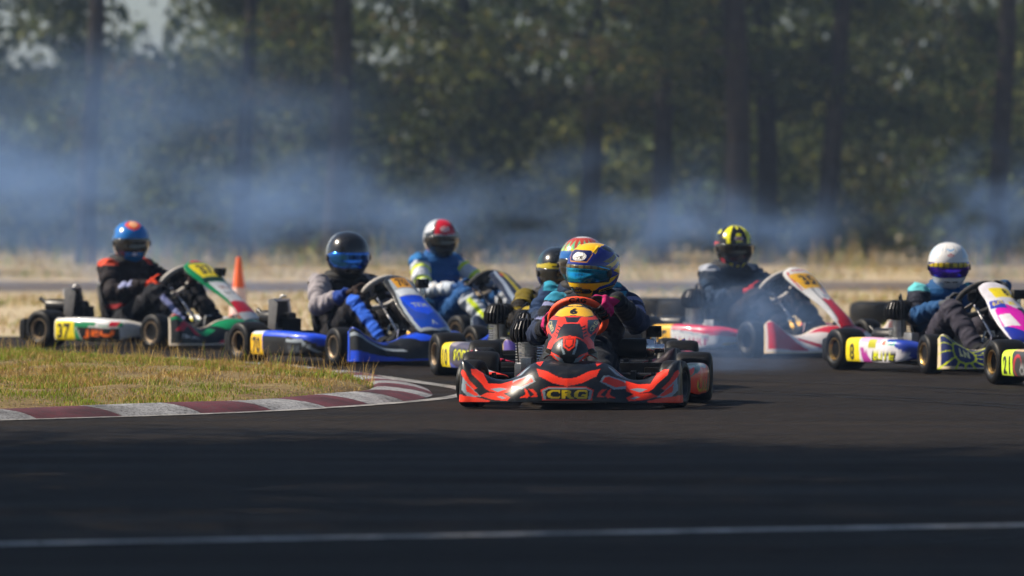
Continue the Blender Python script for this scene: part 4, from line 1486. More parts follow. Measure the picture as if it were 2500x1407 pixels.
def lead_nassau():
    c = Canvas(-.22, .22, .18, .64, 900, RED)
    K = 865
    def P(pts): return T1(pts, K)
    def both(pts, colr):
        p = P(pts); c.poly(p, colr); c.poly([(-x, y) for x, y in p], colr)
    both([(865, 560), (1100, 560), (1100, 668), (1030, 660), (990, 672), (865, 660)], hx('27323C'))
    both([(865, 595), (930, 600), (985, 622), (1010, 660), (960, 668), (865, 656)], GOLDY)
    both([(865, 580), (925, 585), (905, 593), (865, 590)], GOLDY)
    c.text('6', .0, (1338 - 628) / 1345, .034, NAVY, .05, width=.044)
    both([(865, 672), (925, 668), (905, 708), (865, 708)], BLK)
    both([(865, 716), (925, 716), (950, 760), (968, 830), (910, 805), (865, 800)], BLK)
    for k in range(4):
        both([(940 + k * 9, 738 + k * 22), (966 + k * 7, 728 + k * 22), (968 + k * 7, 738 + k * 22), (942 + k * 9, 750 + k * 22)], BLK)
    both([(975, 690), (1050, 690), (1052, 735), (1010, 800), (985, 770)], hx('2C3E4C'))
    c.text('CRG', .118, (1338 - 735) / 1345, .022, hx('C9BE86'), .01, width=.055, rot=R(62))
    c.text('CRG', -.118, (1338 - 735) / 1345, .022, hx('C9BE86'), .01, width=.055, rot=R(-62))
    both([(1000, 815), (1040, 780), (1062, 860), (1058, 950), (1045, 870)], NAVY)
    both([(1046, 860), (1054, 840), (1060, 930), (1055, 930)], GREY)
    both([(865, 808), (930, 818), (985, 860), (1010, 915), (940, 945), (905, 985), (895, 1030), (865, 1030)], hx('161B20'))
    both([(865, 812), (912, 812), (907, 880), (865, 912)], RED)
    both([(865, 822), (900, 822), (896, 872), (865, 895)], BLK)
    both([(865, 828), (893, 828), (890, 866), (865, 884)], RED)
    both([(918, 826), (930, 836), (922, 892), (908, 934), (890, 934), (900, 905), (912, 890)], GREY)
    both([(890, 1010), (915, 968), (985, 935), (962, 962), (938, 985), (955, 1010)], GREY)
    both([(930, 1006), (945, 985), (1000, 950), (1010, 985), (970, 1010)], RED * .9)
    both([(1000, 940), (1030, 930), (1035, 990), (1012, 1018), (1018, 985)], RED)
    return c

LEAD_PROF = [(0.0, 1.335, .225, .075, .06), (.06, 1.375, .242, .120, .11), (.14, 1.395, .275, .140, .13), (.28, 1.385, .335, .145, .13), (.42, 1.325, .400, .136, .11), (.54, 1.235, .445, .125, .08),
             (.66, 1.13, .485, .146, .055), (.76, 1.06, .512, .142, .05), (.87, .99, .545, .115, .045), (.95, .94, .562, .085, .03), (1.0, .92, .566, .055, .02)]
SHIELD_PROF = [(0.0, 1.45, .225, .075, .02), (.12, 1.40, .275, .085, .02), (.35, 1.275, .375, .085, .025), (.55, 1.14, .465, .112, .03), (.72, 1.04, .540, .140, .035), (.86, .965, .590, .142, .035), (.95, .92, .618, .115, .025), (1.0, .895, .628, .06, .01)]
BLUE_PROF = [(0.0, 1.44, .21, .085, .05), (.10, 1.41, .25, .125, .05), (.28, 1.30, .335, .150, .05), (.5, 1.15, .43, .140, .045), (.7, 1.04, .510, .118, .04), (.85, .96, .560, .118, .03), (.95, .91, .588, .10, .02), (1.0, .885, .598, .06, .01)]

P37 = [(t, x + .05 - .03 * t, z + .012 * t, w * 1.12, dd) for t, x, z, w, dd in SHIELD_PROF]
def fair_generic(base, edge, accents, logo=None, logo_c=None, sub=None):
    """u -1..1, v 0..1; accents drawn on the right half then mirrored; flanks carry the logo"""
    c = Canvas(-1, 1, 0, 1, 260, edge)
    for sgn in (-1, 1):
        c.poly([(0, .04), (.985 * sgn, .05), (.985 * sgn, .95), (0, .96)], base)
        for pts, colr in accents:
            c.poly([(x * sgn, y) for x, y in pts], colr)
    if logo:
        for sgn in (-1, 1):
            c.text(logo, .70 * sgn, .5, .34, logo_c, .03, width=.22)
            if sub: c.text(sub, .70 * sgn, .2, .12, WHT, .01, width=.22)
    return c

def pod_fn(number, nump, base, draws):
    def mk(side):
        c = Canvas(-.01, .70, 0, .26, 700, base)
        fl = side > 0
        c.fl = fl
        draws(c, fl)
        return c
    return mk

def number_plate(c, fl, num, plate, ink, w=.17, edge=None):
    c.poly([(-.01, 0), (w + .012, 0), (w - .012, .26), (-.01, .26)], plate)
    c.text(num, w * .48, .128, .112, ink, .035, width=w * .66 if len(num) > 1 else w * .34, flip=fl)

# --- suits
def is_(n, *pre): return np.isin(n, pre)
def suit_fn(base, shoulder=None, arm=None, fore=None, stripe=None, leg=None, shin=None, chest=None, boot=BLK, belt=None, arm_out=None, cuff=None, shin_stripe=None, fore_mark=None, side=None):
    def f(n, t, P, top, off):
        C = np.tile(np.asarray(base, float), (len(n), 1))
        y = P[:, 1]; x = P[:, 0]; z = P[:, 2]
        tor = n == 'torso'
        arm_ = is_(n, 'armR', 'armL'); fo = is_(n, 'foreR', 'foreL')
        lg = is_(n, 'thighR', 'thighL'); sh = is_(n, 'shinR', 'shinL'); ft = is_(n, 'footR', 'footL')
        if chest is not None: C[tor & (np.abs(y) < .12) & (z < top - .33)] = chest
        if leg is not None: C[lg] = leg
        if shin is not None: C[sh] = shin
        outw = off[:, 1] * np.sign(y) * .72 + off[:, 2] * .62 + off[:, 0] * .3
        if shin_stripe is not None: C[sh & (t > .18) & (t < .8) & (outw > .93)] = shin_stripe
        if side is not None: C[(sh | lg) & (outw > .80)] = side
        if arm is not None: C[arm_ & (t > .12)] = arm
        if fore is not None: C[fo] = fore
        if arm_out is not None: C[(arm_ | (fo & (t < .55))) & (np.abs(y) > .225 + .05 * t)] = arm_out
        if stripe is not None:
            C[(arm_ & (np.abs(t - .30) < .055)) | (arm_ & (np.abs(t - .72) < .05))] = stripe
        if shoulder is not None: C[(tor | (arm_ & (t < .22))) & (z > top - .345) & (np.abs(y) > .09) & (np.abs(y) < .235) & (off[:, 2] > .2)] = shoulder
        if cuff is not None: C[fo & (t > .70)] = cuff
        if fore_mark is not None: C[fo & (t > .30) & (t < .72) & (off[:, 1] * np.sign(y) * .8 + off[:, 2] * .6 > .90)] = fore_mark
        if belt is not None: C[tor & (np.abs(z - .30) < .018)] = belt
        C[ft] = boot
        C[sh & (t > .86)] = boot
        return C
    return f

def hc(base): return Canvas(-180, 180, -90, 90, 4, base)
def sym(c, pts, colr):
    c.poly(pts, colr); c.poly([(-x, y) for x, y in pts], colr)

# helmets: x = degrees round from the front (+ = wearer's left), y = elevation
def helm_lead():
    B = hx('1B2C96') * .9; Yl = hx('F0BE0A'); G = hx('E8B838')
    c = hc(B)
    sym(c, [(0, 50), (28, 50), (40, 42), (52, 58), (70, 66), (110, 70), (180, 68), (180, 90), (0, 90)], Yl)
    sym(c, [(60, 62), (95, 50), (150, 48), (180, 56), (180, 66), (110, 68)], hx('1B2430'))
    for k, (y0, y1) in enumerate(((24, 31), (35, 41))):
        sym(c, [(58, y0 - 6), (80, y0 + 2), (120, y1 + 6), (150, y1), (180, y1 - 4), (180, y0 - 6), (150, y0), (118, y0 + 4), (80, y0 - 8)], G if k == 0 else hx('7A6A38'))
    sym(c, [(92, 10), (150, -2), (180, 0), (180, 22), (150, 18), (120, 20)], Yl)
    sym(c, [(0, -15), (62, -15), (86, -6), (120, 2), (88, -20), (60, -26), (48, -38), (40, -64), (0, -64)], Yl)
    sym(c, [(0, -30), (34, -30), (44, -40), (36, -46), (0, -46)], hx('2A2418'))
    sym(c, [(44, -36), (70, -32), (120, -20), (180, -18), (180, -72), (40, -72)], hx('12151C'))
    sym(c, [(62, -36), (130, -22), (130, -30), (62, -44)], G)
    sym(c, [(66, -37.5), (128, -24), (128, -28.5), (66, -42.5)], hx('12151C'))
    c.text('3RO', 0, -38, 7, Yl, .02, width=26)
    sym(c, [(0, 25), (22, 25), (34, 42), (30, 45), (0, 45)], hx('C58A3A'))
    sym(c, [(0, 26.5), (21, 26.5), (32, 42), (28, 50), (0, 50)], hx('141A55'))
    c.ell(0, 36, 19, 8.5, WHT); c.ell(0, 36, 17, 7.2, hx('2A2A30')); c.ell(0, 36, 16, 6.6, WHT)
    c.text('Arai', 0, 36, 8.5, hx('15151A'), .03, width=22, shear=.25)
    return c
def helm_10():
    c = hc(hx('14181A'))
    sym(c, [(0, 21), (84, 16), (110, 20), (110, 26), (70, 28), (40, 32), (0, 29)], hx('B9A820'))
    sym(c, [(0, 24), (30, 24), (30, 27), (0, 26)], hx('2A2A12'))
    c.poly([(2, 36), (7, 36), (7, 90), (2, 90)], hx('1E5A4C'))
    c.poly([(-5, 33), (12, 33), (13, 38), (-4, 38)], hx('2E9E6C'))
    sym(c, [(60, 30), (110, 26), (150, 50), (110, 60), (80, 50)], hx('1D3A35'))
    sym(c, [(70, -30), (120, -10), (120, -20), (70, -45)], hx('1E5A4C'))
    return c
def helm_dragon():
    c = hc(hx('B9402E'))
    sym(c, [(0, 74), (60, 74), (180, 66), (180, 90), (0, 90)], WHT * .8)
    sym(c, [(0, 20), (84, 16), (84, 30), (60, 36), (0, 34)], hx('1C63B0'))
    for k in range(-5, 6):
        x = k * 17
        c.poly([(x - 7, 36), (x + 7, 36), (x + 3, 52), (x, 64), (x - 3, 52)], hx('4FBF90'))
        c.poly([(x - 5, 36), (x + 5, 36), (x, 46)], hx('B8D84A'))
    sym(c, [(95, -72), (180, -72), (180, 60), (120, 62), (110, 20)], WHT * .75)
    sym(c, [(0, -16), (90, -16), (100, -72), (0, -72)], hx('15191C'))
    sym(c, [(84, -10), (100, 4), (104, -60), (90, -50)], hx('B23A28'))
    return c
def helm_37():
    c = hc(hx('1A6FC0'))
    c.poly([(-40, 58), (-20, 46), (0, 40), (20, 46), (40, 58), (40, 90), (-40, 90)], hx('D84A2C'))
    c.poly([(-22, 58), (0, 48), (22, 58), (22, 90), (-22, 90)], hx('E8A878'))
    sym(c, [(70, 24), (120, 30), (180, 34), (180, 44), (120, 40), (80, 38)], hx('0E2A55'))
    sym(c, [(30, -18), (88, -14), (130, -6), (180, -4), (180, -40), (90, -50), (50, -60)], hx('0F1E38'))
    sym(c, [(84, -18), (130, -16), (150, -40), (90, -60), (66, -50)], hx('CF3A2E'))
    sym(c, [(0, -16), (24, -16), (30, -60), (0, -60)], hx('1674C8'))
    c.ell(0, -22, 9, 6, hx('B8D0EA'))
    return c
def helm_70():
    c = hc(hx('17181B'))
    sym(c, [(86, 60), (110, 70), (180, 74), (180, -72), (96, -72), (92, -18), (88, 24)], hx('9FA2A4'))
    sym(c, [(0, -64), (60, -60), (60, -52), (0, -56)], hx('4A4A34'))
    return c
def helm_blue():
    c = hc(hx('C4CAD2'))
    sym(c, [(0, 22), (34, 24), (34, 60), (52, 90), (0, 90)], hx('C4152A'))
    sym(c, [(34, 22), (84, 18), (84, 26), (44, 30), (42, 60), (60, 90), (52, 90), (34, 60)], hx('20262E'))
    c.ell(0, 37, 15, 7, WHT); c.ell(0, 37, 11, 4.6, hx('C4152A')); c.text('Bell', 0, 37, 7, WHT, .03, width=15)
    sym(c, [(0, -16), (70, -14), (86, -6), (70, -40), (40, -64), (0, -64)], hx('2B3138'))
    sym(c, [(84, -20), (100, -16), (90, -46), (66, -62), (60, -50)], hx('B5242E'))
    return c
def helm_35():
    c = hc(hx('0D0E11'))
    YG = hx('E4E01E')
    for x0, x1, yb in ((-54, -26, 34), (26, 54, 34), (-9, 9, 60)):
        c.poly([(x0, yb + 14), (x0 + 6, yb), (x1 - 6, yb), (x1, yb + 14), (x1, 90), (x0, 90)], YG)
    sym(c, [(24, 22), (34, 22), (40, 46), (26, 46)], YG)
    sym(c, [(0, 25), (9, 25), (9, 44), (0, 48)], YG)
    c.ell(0, 34, 13, 5, hx('C8B8C0')); c.text('Bell', 0, 34, 6, hx('A02030'), .03, width=12)
    sym(c, [(58, 24), (110, 24), (150, 36), (180, 40), (180, 26), (120, 12), (86, 14)], hx('C51E2E'))
    sym(c, [(76, 46), (112, 42), (130, 52), (112, 58), (80, 56)], YG)
    for x in (0, 27, -27): c.rect(x - 7, -58, x + 7, -32 if x else -40, YG)
    sym(c, [(48, -20), (66, -18), (70, -44), (50, -46)], hx('C02432'))
    sym(c, [(86, 0), (120, 6), (120, -30), (90, -40)], hx('5A5A5E'))
    return c
def helm_8():
    c = hc(WHT * .92)
    for k in range(7):
        sym(c, [(34 + k * 8, 30 + k), (38 + k * 8, 28 + k), (54 + k * 9, 58), (50 + k * 9, 60)], hx('B8D2E8'))
    sym(c, [(14, 42), (17, 42), (17, 62), (14, 62)], hx('6C7A8C'))
    sym(c, [(26, 44), (29, 44), (29, 58), (26, 58)], hx('8FA8C0'))
    c.poly([(-12, 50), (0, 45), (12, 50), (12, 53), (0, 49), (-12, 53)], hx('4FA0DC'))
    c.ell(0, 36, 9, 3.6, hx('C04A50')); c.text('Bell', 0, 36, 4, WHT, .03, width=9)
    sym(c, [(20, -34), (44, -30), (40, -40), (24, -42)], hx('A8B4BC'))
    sym(c, [(0, -58), (60, -54), (60, -64), (0, -68)], hx('9AA4AC'))
    return c
def helm_21():
    c = hc(hx('B0C820'))
    sym(c, [(30, 22), (120, 30), (180, 40), (180, 0), (90, -10)], BLK)
    return c

# --- number / logo bodies
def mk37():
    GR = hx('148A58'); Bk = hx('101418'); RDp = hx('C02038')
    fair = fair_generic(Bk, hx('D9CFC0'), [([(.45, .6), (.60, .35), (.98, .70), (.98, .85), (.62, .55), (.5, .8)], GR), ([(.0, .2), (.35, .5), (.45, .9), (.0, .9)], GR),
                                         ([(.86, .84), (.97, .84), (.97, .95), (.80, .95)], RDp), ([(.1, .05), (.5, .05), (.45, .16), (.1, .16)], RDp), ([(.66, .34), (.74, .34), (.80, .58), (.88, .34), (.95, .34), (.83, .76), (.77, .76)], RDp)], None)
    for sg in (-1, 1): fair.text('AMVNWR', .80 * sg, .22, .10, WHT, .01, width=.2)
    nas = Canvas(-1, 1, 0, 1, 220, GR)
    nas.poly([(-1, 0), (1, 0), (1, .16), (-1, .22)], hx('C8CCD0')); nas.poly([(-1, .12), (1, .10), (.8, .30), (-.8, .34)], RDp)
    nas.poly([(-.8, .30), (.8, .28), (.7, .58), (-.7, .60)], hx('D2D6DA')); nas.text('ORLA', 0, .50, .05, hx('8A4A3A'), .02, width=.9); nas.text('RACE', 0, .42, .05, hx('30363C'), .02, width=.9)
    nas.poly([(-.9, .60), (.9, .60), (.75, .66), (-.75, .66)], hx('1A3A30'))
    nas.poly([(-.66, .67), (.66, .67), (.75, .92), (-.75, .92)], YEL); nas.text('37', 0, .80, .17, BLK, .04, width=.85)
    nas.poly([(-.7, .95), (.7, .95), (.6, 1), (-.6, 1)], RDp)
    def dr(c, fl):
        c.rect(-.01, .195, .70, .26, hx('C9CCD0')); c.rect(.16, .165, .62, .195, GR)
        c.poly([(.17, .165), (.21, .165), (.28, .05), (.24, .03), (.20, .10)], GR)
        c.poly([(.23, .155), (.60, .150), (.60, .07), (.56, .05), (.29, .05)], Bk)
        c.text('JEO', .43, .108, .060, hx('EE6A1C'), .05, width=.27, flip=fl)
        c.text('INNOVATIONS', .43, .058, .016, WHT, .01, width=.27, flip=fl)
        c.poly([(.16, .03), (.24, .03), (.30, .05), (.60, .045), (.62, .0), (.16, 0)], Bk)
        c.rect(.40, .17, .52, .20, hx('C9CCD0')); c.poly([(.52, .165), (.58, .165), (.60, .20), (.53, .20)], RDp)
        c.poly([(.62, 0), (.70, 0), (.70, .26), (.60, .26), (.63, .12)], hx('CFCBC4'))
        number_plate(c, fl, '37', YEL, BLK, .205)
        c.rect(-.01, .205, .2, .26, hx('D5D5D5')); c.rect(-.01, 0, .006, .26, hx('D5D5D5'))
    return dict(fairing=fair, fproj=False, nassau=nas, nprof=P37, pod=pod_fn('37', 0, hx('D0D0D0'), dr), engine='water', rim='grey_rim', grip='grey_grip', spin=R(15), steer=-8, cam=(1.07, .10, .485))

def mk70():
    BL = hx('1648D8'); SI = hx('9AA6B2')
    fair = fair_generic(hx('121519'), hx('1A50E0'), [([(.0, .5), (.25, .55), (.40, .9), (.0, .96)], BL), ([(.42, .30), (.98, .62), (.98, .74), (.46, .42)], SI), ([(.45, .05), (.98, .05), (.98, .24), (.55, .14)], BL), ([(.55, .75), (.80, .62), (.97, .95), (.60, .95)], BL * .5)])
    nas = Canvas(-1, 1, 0, 1, 220, hx('1B2026'))
    nas.poly([(-.95, .12), (0, .06), (.95, .12), (.85, .62), (.7, .92), (-.7, .92), (-.85, .62)], SI)
    nas.poly([(-.82, .16), (0, .10), (.82, .16), (.74, .60), (-.74, .60)], hx('0F3FA8')); nas.poly([(-.5, .36), (0, .30), (.5, .36), (.74, .60), (-.74, .60)], BL * 1.1)
    nas.text('TKM', 0, .45, .06, SI, .02, width=.8); nas.text('A', 0, .2, .06, SI, .03, width=.3)
    nas.poly([(-.7, .62), (.7, .62), (.8, .72), (-.8, .72)], hx('D5DEE8')); nas.poly([(-.55, .74), (.55, .74), (.55, .93), (-.55, .93)], hx('D89A20')); nas.text('70', 0, .835, .15, BLK, .03, width=.7)
    def dr(c, fl):
        c.rect(-.01, .19, .70, .26, BL * 1.1); c.rect(.16, .02, .70, .19, hx('14161B'))
        c.poly([(.45, .19), (.70, .19), (.70, .12), (.60, .17)], BL)
        c.stripe([(.42, .165), (.56, .165), (.66, .085)], .018, SI)
        c.text('OTK', .50, .105, .040, hx('4A525C'), .03, width=.12, flip=fl)
        c.rect(.16, .02, .70, .045, BL * .25)
        number_plate(c, fl, '70', hx('E8B81E'), BLK, .155)
        c.rect(-.01, .205, .15, .26, hx('C6D0E4'))
    return dict(fairing=fair, fproj=False, nassau=nas, nprof=BLUE_PROF, pod=pod_fn('70', 0, BL, dr), engine='water', rim='grey_rim', grip='grey_grip', spin=R(10), steer=-8, cam=(1.05, .11, .475))

def mk35():
    RDp = hx('C4142A')
    fair = fair_generic(hx('D8D0CE'), hx('DCC8A8'), [([(.56, .08), (.97, .10), (.97, .90), (.82, .84)], RDp), ([(.0, .55), (.25, .55), (.45, .88), (.0, .95)], RDp), ([(.42, .12), (.66, .62), (.6, .66), (.36, .16)], RDp * .8), ([(.50, .10), (.74, .70), (.71, .72), (.46, .12)], hx('F0E8E4'))])
    nas = Canvas(-1, 1, 0, 1, 220, hx('DADADA'))
    nas.poly([(-.9, .0), (.9, .0), (.75, .44), (-.55, .44)], RDp); nas.poly([(-1, .1), (-.7, .1), (-.45, .5), (-.5, .62), (-1, .60)], hx('DADADA'))
    nas.stripe([(-.62, .12), (-.30, .60)], .10, hx('66707C')); nas.stripe([(.62, .12), (.40, .60)], .10, RDp)
    nas.ell(.15, .47, .34, .055, hx('DADADA')); nas.ell(.15, .47, .16, .03, hx('8890A0'))
    nas.poly([(-.92, .60), (-.86, .60), (-.70, .90), (-.80, .92)], RDp)
    nas.poly([(-.74, .60), (.74, .60), (.82, .86), (-.82, .86)], hx('E8B020')); nas.text('35', 0, .73, .17, BLK, .045, width=.85)
    nas.text('birelART', 0, .92, .05, RDp, .03, width=1.0)
    def dr(c, fl):
        c.rect(-.01, .0, .70, .26, hx('D8DADE')); c.poly([(.14, .26), (.70, .26), (.70, .14), (.40, .18), (.16, .20)], hx('D01C44'))
        c.stripe([(.20, .19), (.42, .165), (.62, .13)], .010, hx('8A98A8'))
        c.text('birelART', .40, .105, .045, hx('B03A6A'), .04, width=.30, flip=fl)
        c.rect(.16, 0, .70, .055, hx('D85A80')); c.poly([(.62, 0), (.70, 0), (.70, .1), (.64, .1)], hx('E0C020'))
        number_plate(c, fl, '35', hx('E8B42A'), BLK, .21)
    return dict(fairing=fair, fproj=False, nassau=nas, nprof=SHIELD_PROF, pod=pod_fn('35', 0, WHT, dr), engine='air', rim='darkmetal', grip='grey_grip', spin=R(20), steer=-10)

def mk8():
    NV = hx('17245E'); LM = hx('C4D020'); MG = hx('D81CB0'); BLU = hx('1C3CA8')
    fair = Canvas(-1, 1, 0, 1, 260, hx('D8C8A8'))
    for sg in (-1, 1):
        fair.poly([(0, .04), (.975 * sg, .06), (.975 * sg, .93), (0, .96)], NV)
        cx, cy_ = .74 * sg, .47
        for k in range(14):
            an = 2 * math.pi * k / 14 + .2
            fair.stripe([(cx + .10 * math.cos(an), cy_ + .26 * math.sin(an)), (cx + .5 * math.cos(an), cy_ + 1.2 * math.sin(an))], .022, LM)
        for yv in (.2, .42, .66): fair.stripe([(.55 * sg, yv), (.0, yv + .1)], .035, LM)
        fair.ell(cx, cy_, .125, .34, LM); fair.ell(cx, cy_, .108, .29, NV)
        fair.text('LN', cx, cy_, .26, hx('E8E0A0'), .05, width=.10, flip=False)
    nas = Canvas(-1, 1, 0, 1, 220, hx('D8D6E0'))
    nas.poly([(-1, 0), (1, 0), (.9, .26), (-.9, .30)], hx('1A2C9A')); nas.poly([(.0, .05), (1, .05), (1, .55), (.3, .5)], hx('141830')); nas.poly([(-.9, .30), (.1, .10), (.45, .46), (-.1, .56), (-.8, .52)], MG)
    nas.poly([(-.85, .28), (-.2, .24), (-.3, .42), (-.8, .44)], hx('E4E2EA')); nas.poly([(-.95, .55), (-.2, .50), (-.2, .62), (-.9, .66)], hx('2A3CB0')); nas.text('ELITE', -.5, .60, .05, YEL, .03, width=.55); nas.text('NGK', .25, .58, .06, YEL, .04, width=.4)
    nas.poly([(-.5, .68), (.7, .68), (.8, .86), (-.55, .86)], YEL); nas.text('8', .35, .77, .13, BLK, .05, width=.3)
    def dr(c, fl):
        c.rect(-.01, 0, .70, .26, hx('DCDAE2')); c.poly([(.16, .26), (.40, .26), (.44, .19), (.20, .20)], hx('E0A8CC'))
        c.poly([(.42, .26), (.70, .26), (.70, .06), (.62, .06), (.66, .13), (.50, .20)], BLU); c.poly([(.20, .16), (.26, .15), (.34, .06), (.66, .05), (.66, .0), (.18, 0), (.24, .06)], hx('B0389A'))
        c.poly([(.34, .17), (.56, .18), (.66, .10), (.58, .05), (.42, .06)], hx('E4E2EA'))
        c.rect(.30, .16, .38, .215, hx('B8B420')); c.text('ELITE', .46, .103, .066, BLK, .09, width=.235, flip=fl, shear=.2); c.text('ELITE', .46, .105, .046, hx('D8DC18'), .03, width=.205, flip=fl, shear=.2); c.text('VRS', .52, .19, .03, hx('6CC0A0'), .03, width=.1, flip=fl); c.ell(.47, .195, .016, .014, hx('E0502A'))
        number_plate(c, fl, '8', YEL, BLK, .19)
    return dict(fairing=fair, fproj=False, nassau=nas, nprof=BLUE_PROF, pod=pod_fn('8', 0, WHT, dr), engine='air', rim='bronze', grip='leather', spin=R(22), steer=-10, cam=(1.04, .12, .445))

def mk10():
    fair = fair_generic(hx('5A4A9A'), hx('C8B040'), [([(.3, .1), (.9, .2), (.8, .8), (.4, .6)], YEL), ([(0, .3), (.3, .3), (.3, .9), (0, .9)], hx('23262E'))])
    nas = Canvas(-1, 1, 0, 1, 120, hx('3A3F4A')); nas.rect(-.7, .65, .7, .92, YEL); nas.text('10', 0, .78, .16, BLK, .04, width=.8)
    def dr(c, fl):
        c.rect(-.01, 0, .70, .26, hx('4A4658')); c.poly([(.18, 0), (.70, 0), (.70, .06), (.30, .07), (.22, .10)], hx('5660B8')); c.text('SODI', .40, .15, .085, BLK, .09, width=.27, flip=fl, shear=.2); c.text('SODI', .40, .15, .065, hx('C8CC20'), .03, width=.24, flip=fl, shear=.2)
        c.poly([(.16, .26), (.4, .26), (.3, .2), (.17, .21)], hx('8A8490'))
        number_plate(c, fl, '10', YEL, BLK, .20)
    return dict(fairing=fair, fproj=False, nassau=nas, nprof=LEAD_PROF, pod=pod_fn('10', 0, WHT, dr), engine='air', rim='grey_rim', grip='yellow_grip', spin=R(25), steer=-12)

def mk_teal():
    fair = fair_generic(hx('23141A'), hx('14161A'), [([(.3, .1), (.7, .2), (.6, .6), (.4, .6)], hx('7A1830'))])
    nas = Canvas(-1, 1, 0, 1, 120, hx('B41C3A')); nas.rect(-.7, .65, .7, .92, YEL); nas.text('2', 0, .78, .16, BLK, .04, width=.5) if False else None
    def dr(c, fl):
        c.rect(-.01, 0, .70, .26, hx('B41C3A')); c.rect(-.01, 0, .16, .26, YEL)
    return dict(fairing=fair, fproj=False, nassau=nas, nprof=LEAD_PROF, pod=pod_fn('', 0, WHT, dr), engine='air', rim='grey_rim', grip='leather', spin=R(20), steer=-10, silencer=False)

def mk_blue():
    NV = hx('243048')
    fair = fair_generic(hx('1E2C48'), hx('8894A4'), [([(.3, .1), (.9, .2), (.8, .6), (.4, .6)], hx('C8C020'))])
    nas = Canvas(-1, 1, 0, 1, 160, NV)
    nas.stripe([(-.9, .1), (-.45, .95)], .22, hx('9AA8BC')); nas.stripe([(-.2, .2), (.15, .95)], .26, hx('C8B830')); nas.stripe([(.6, .3), (.75, .95)], .2, hx('C8B830')); nas.ell(-.1, .88, .15, .04, hx('C03030'))
    def dr(c, fl):
        c.rect(-.01, 0, .70, .26, hx('1E2C48')); c.rect(-.01, 0, .16, .26, YEL)
    return dict(fairing=fair, fproj=False, nassau=nas, nprof=BLUE_PROF, pod=pod_fn('', 0, WHT, dr), engine='air', rim='grey_rim', grip='leather', spin=R(15), steer=-8)

def mk21():
    LG = hx('C8E83A')
    fair = fair_generic(hx('23262A'), LG, [([(.3, .1), (.9, .2), (.8, .6), (.4, .6)], hx('A02020'))])
    nas = Canvas(-1, 1, 0, 1, 120, hx('23262A')); nas.rect(-.7, .65, .7, .92, LG); nas.text('21', 0, .78, .16, BLK, .04, width=.8)
    def dr(c, fl):
        c.rect(-.01, 0, .70, .26, hx('3A3C3E')); c.poly([(.16, .26), (.7, .26), (.7, .225), (.16, .215)], hx('C8A880')); c.ell(.26, .13, .06, .07, hx('B03038')); c.ell(.27, .12, .05, .06, hx('3A3C3E')); c.text('ODI', .36, .10, .06, hx('8A8C90'), .03, width=.14, flip=fl)
        c.rect(.16, 0, .7, .05, hx('8A1A20'))
        number_plate(c, fl, '21', LG, BLK, .19)
    return dict(fairing=fair, fproj=False, nassau=nas, nprof=LEAD_PROF, pod=pod_fn('21', 0, WHT, dr), engine='air', rim='bronze', grip='leather', spin=R(20), steer=-12)

def mk6():
    def dr(c, fl):
        c.rect(-.01, 0, .70, .26, RED); c.poly([(.16, .26), (.7, .26), (.7, .18), (.5, .22), (.3, .2), (.2, .21)], hx('9AA0A6'))
        c.poly([(.16, .0), (.22, .0), (.26, .12), (.2, .2), (.16, .2)], hx('23262C')); c.poly([(.3, .24), (.5, .23), (.62, .16), (.5, .19)], hx('1E5A50'))
        c.rect(.16, 0, .7, .05, hx('8A1418'))
        c.text('CRG', .40, .11, .075, hx('D8B820'), .05, width=.30, flip=fl); c.text('CRG', .40, .11, .05, hx('2A1010'), .0, width=.27, flip=fl)
        number_plate(c, fl, '6', GOLDY, BLK, .13)
    return dict(fairing=lead_fairing(), fproj=True, nassau=lead_nassau(), nprof=LEAD_PROF, nproj=True, npw=2.4, pod=pod_fn('6', 0, RED, dr), engine='air', rim='darkmetal', grip='orange_grip', grip_text='CRG', spin=R(26), steer=-13, cam=(.14, .385, .325))

# ------------------------------------------------------------------ the field
F_PX = 13889.0
def place(px, D, a, local):
    """world position of the rear-axle centre so that a local point stands at lateral offset of px at depth D"""
    s, c = math.sin(R(a)), math.cos(R(a))
    X, Y = (px - 1250) * D / F_PX, D
    # forward = (s,-c), left = (c, s)
    return (X - local[0] * s - local[1] * c, Y + local[0] * c - local[1] * s)

K = {}
K['6'] = (-5, place(1400, 31.25, -5, (1.06, 0)))
K['37'] = (50, place(116, 44.3, 50, (0, -.64)))
K['70'] = (35, place(610, 40.1, 35, (0, -.62)))
K['10'] = (17, place(1094, 37.1, 17, (0, -.605)))
K['teal'] = (-3, place(1408, 33.95, -3, (1.06, 0)))
K['blue'] = (44, place(1078, 44.9, 44, (.25, 0)))
K['35'] = (41, place(1838, 41.3, 41, (1.10, -.577)))
K['8'] = (26, place(2066, 38.4, 26, (0, -.605)))
K['21'] = (17, place(2456, 35.2, 17, (0, -.605)))
KL = {'6': (mk6, 'red and black kart numbered 6 leading the field, seen head-on'),
      '37': (mk37, 'green and black kart numbered 37 at the far left'),
      '70': (mk70, 'blue and black kart numbered 70 beside the grass tip'),
      '10': (mk10, 'kart with yellow number 10 panel, half hidden behind the leading kart'),
      'teal': (mk_teal, 'red kart mostly hidden straight behind the leading kart'),
      'blue': (mk_blue, 'dark kart with yellow stripes, farthest back behind the blue kart'),
      '35': (mk35, 'red and white kart numbered 35 with tyre smoke over its side pod'),
      '8': (mk8, 'white and magenta kart numbered 8 with a sunburst front fairing'),
      '21': (mk21, 'kart with lime number 21 panel cut off by the right edge')}
for k, (fn, lb) in KL.items():
    a, p = K[k]
    make_kart('kart_' + k, lb, p, a, fn())

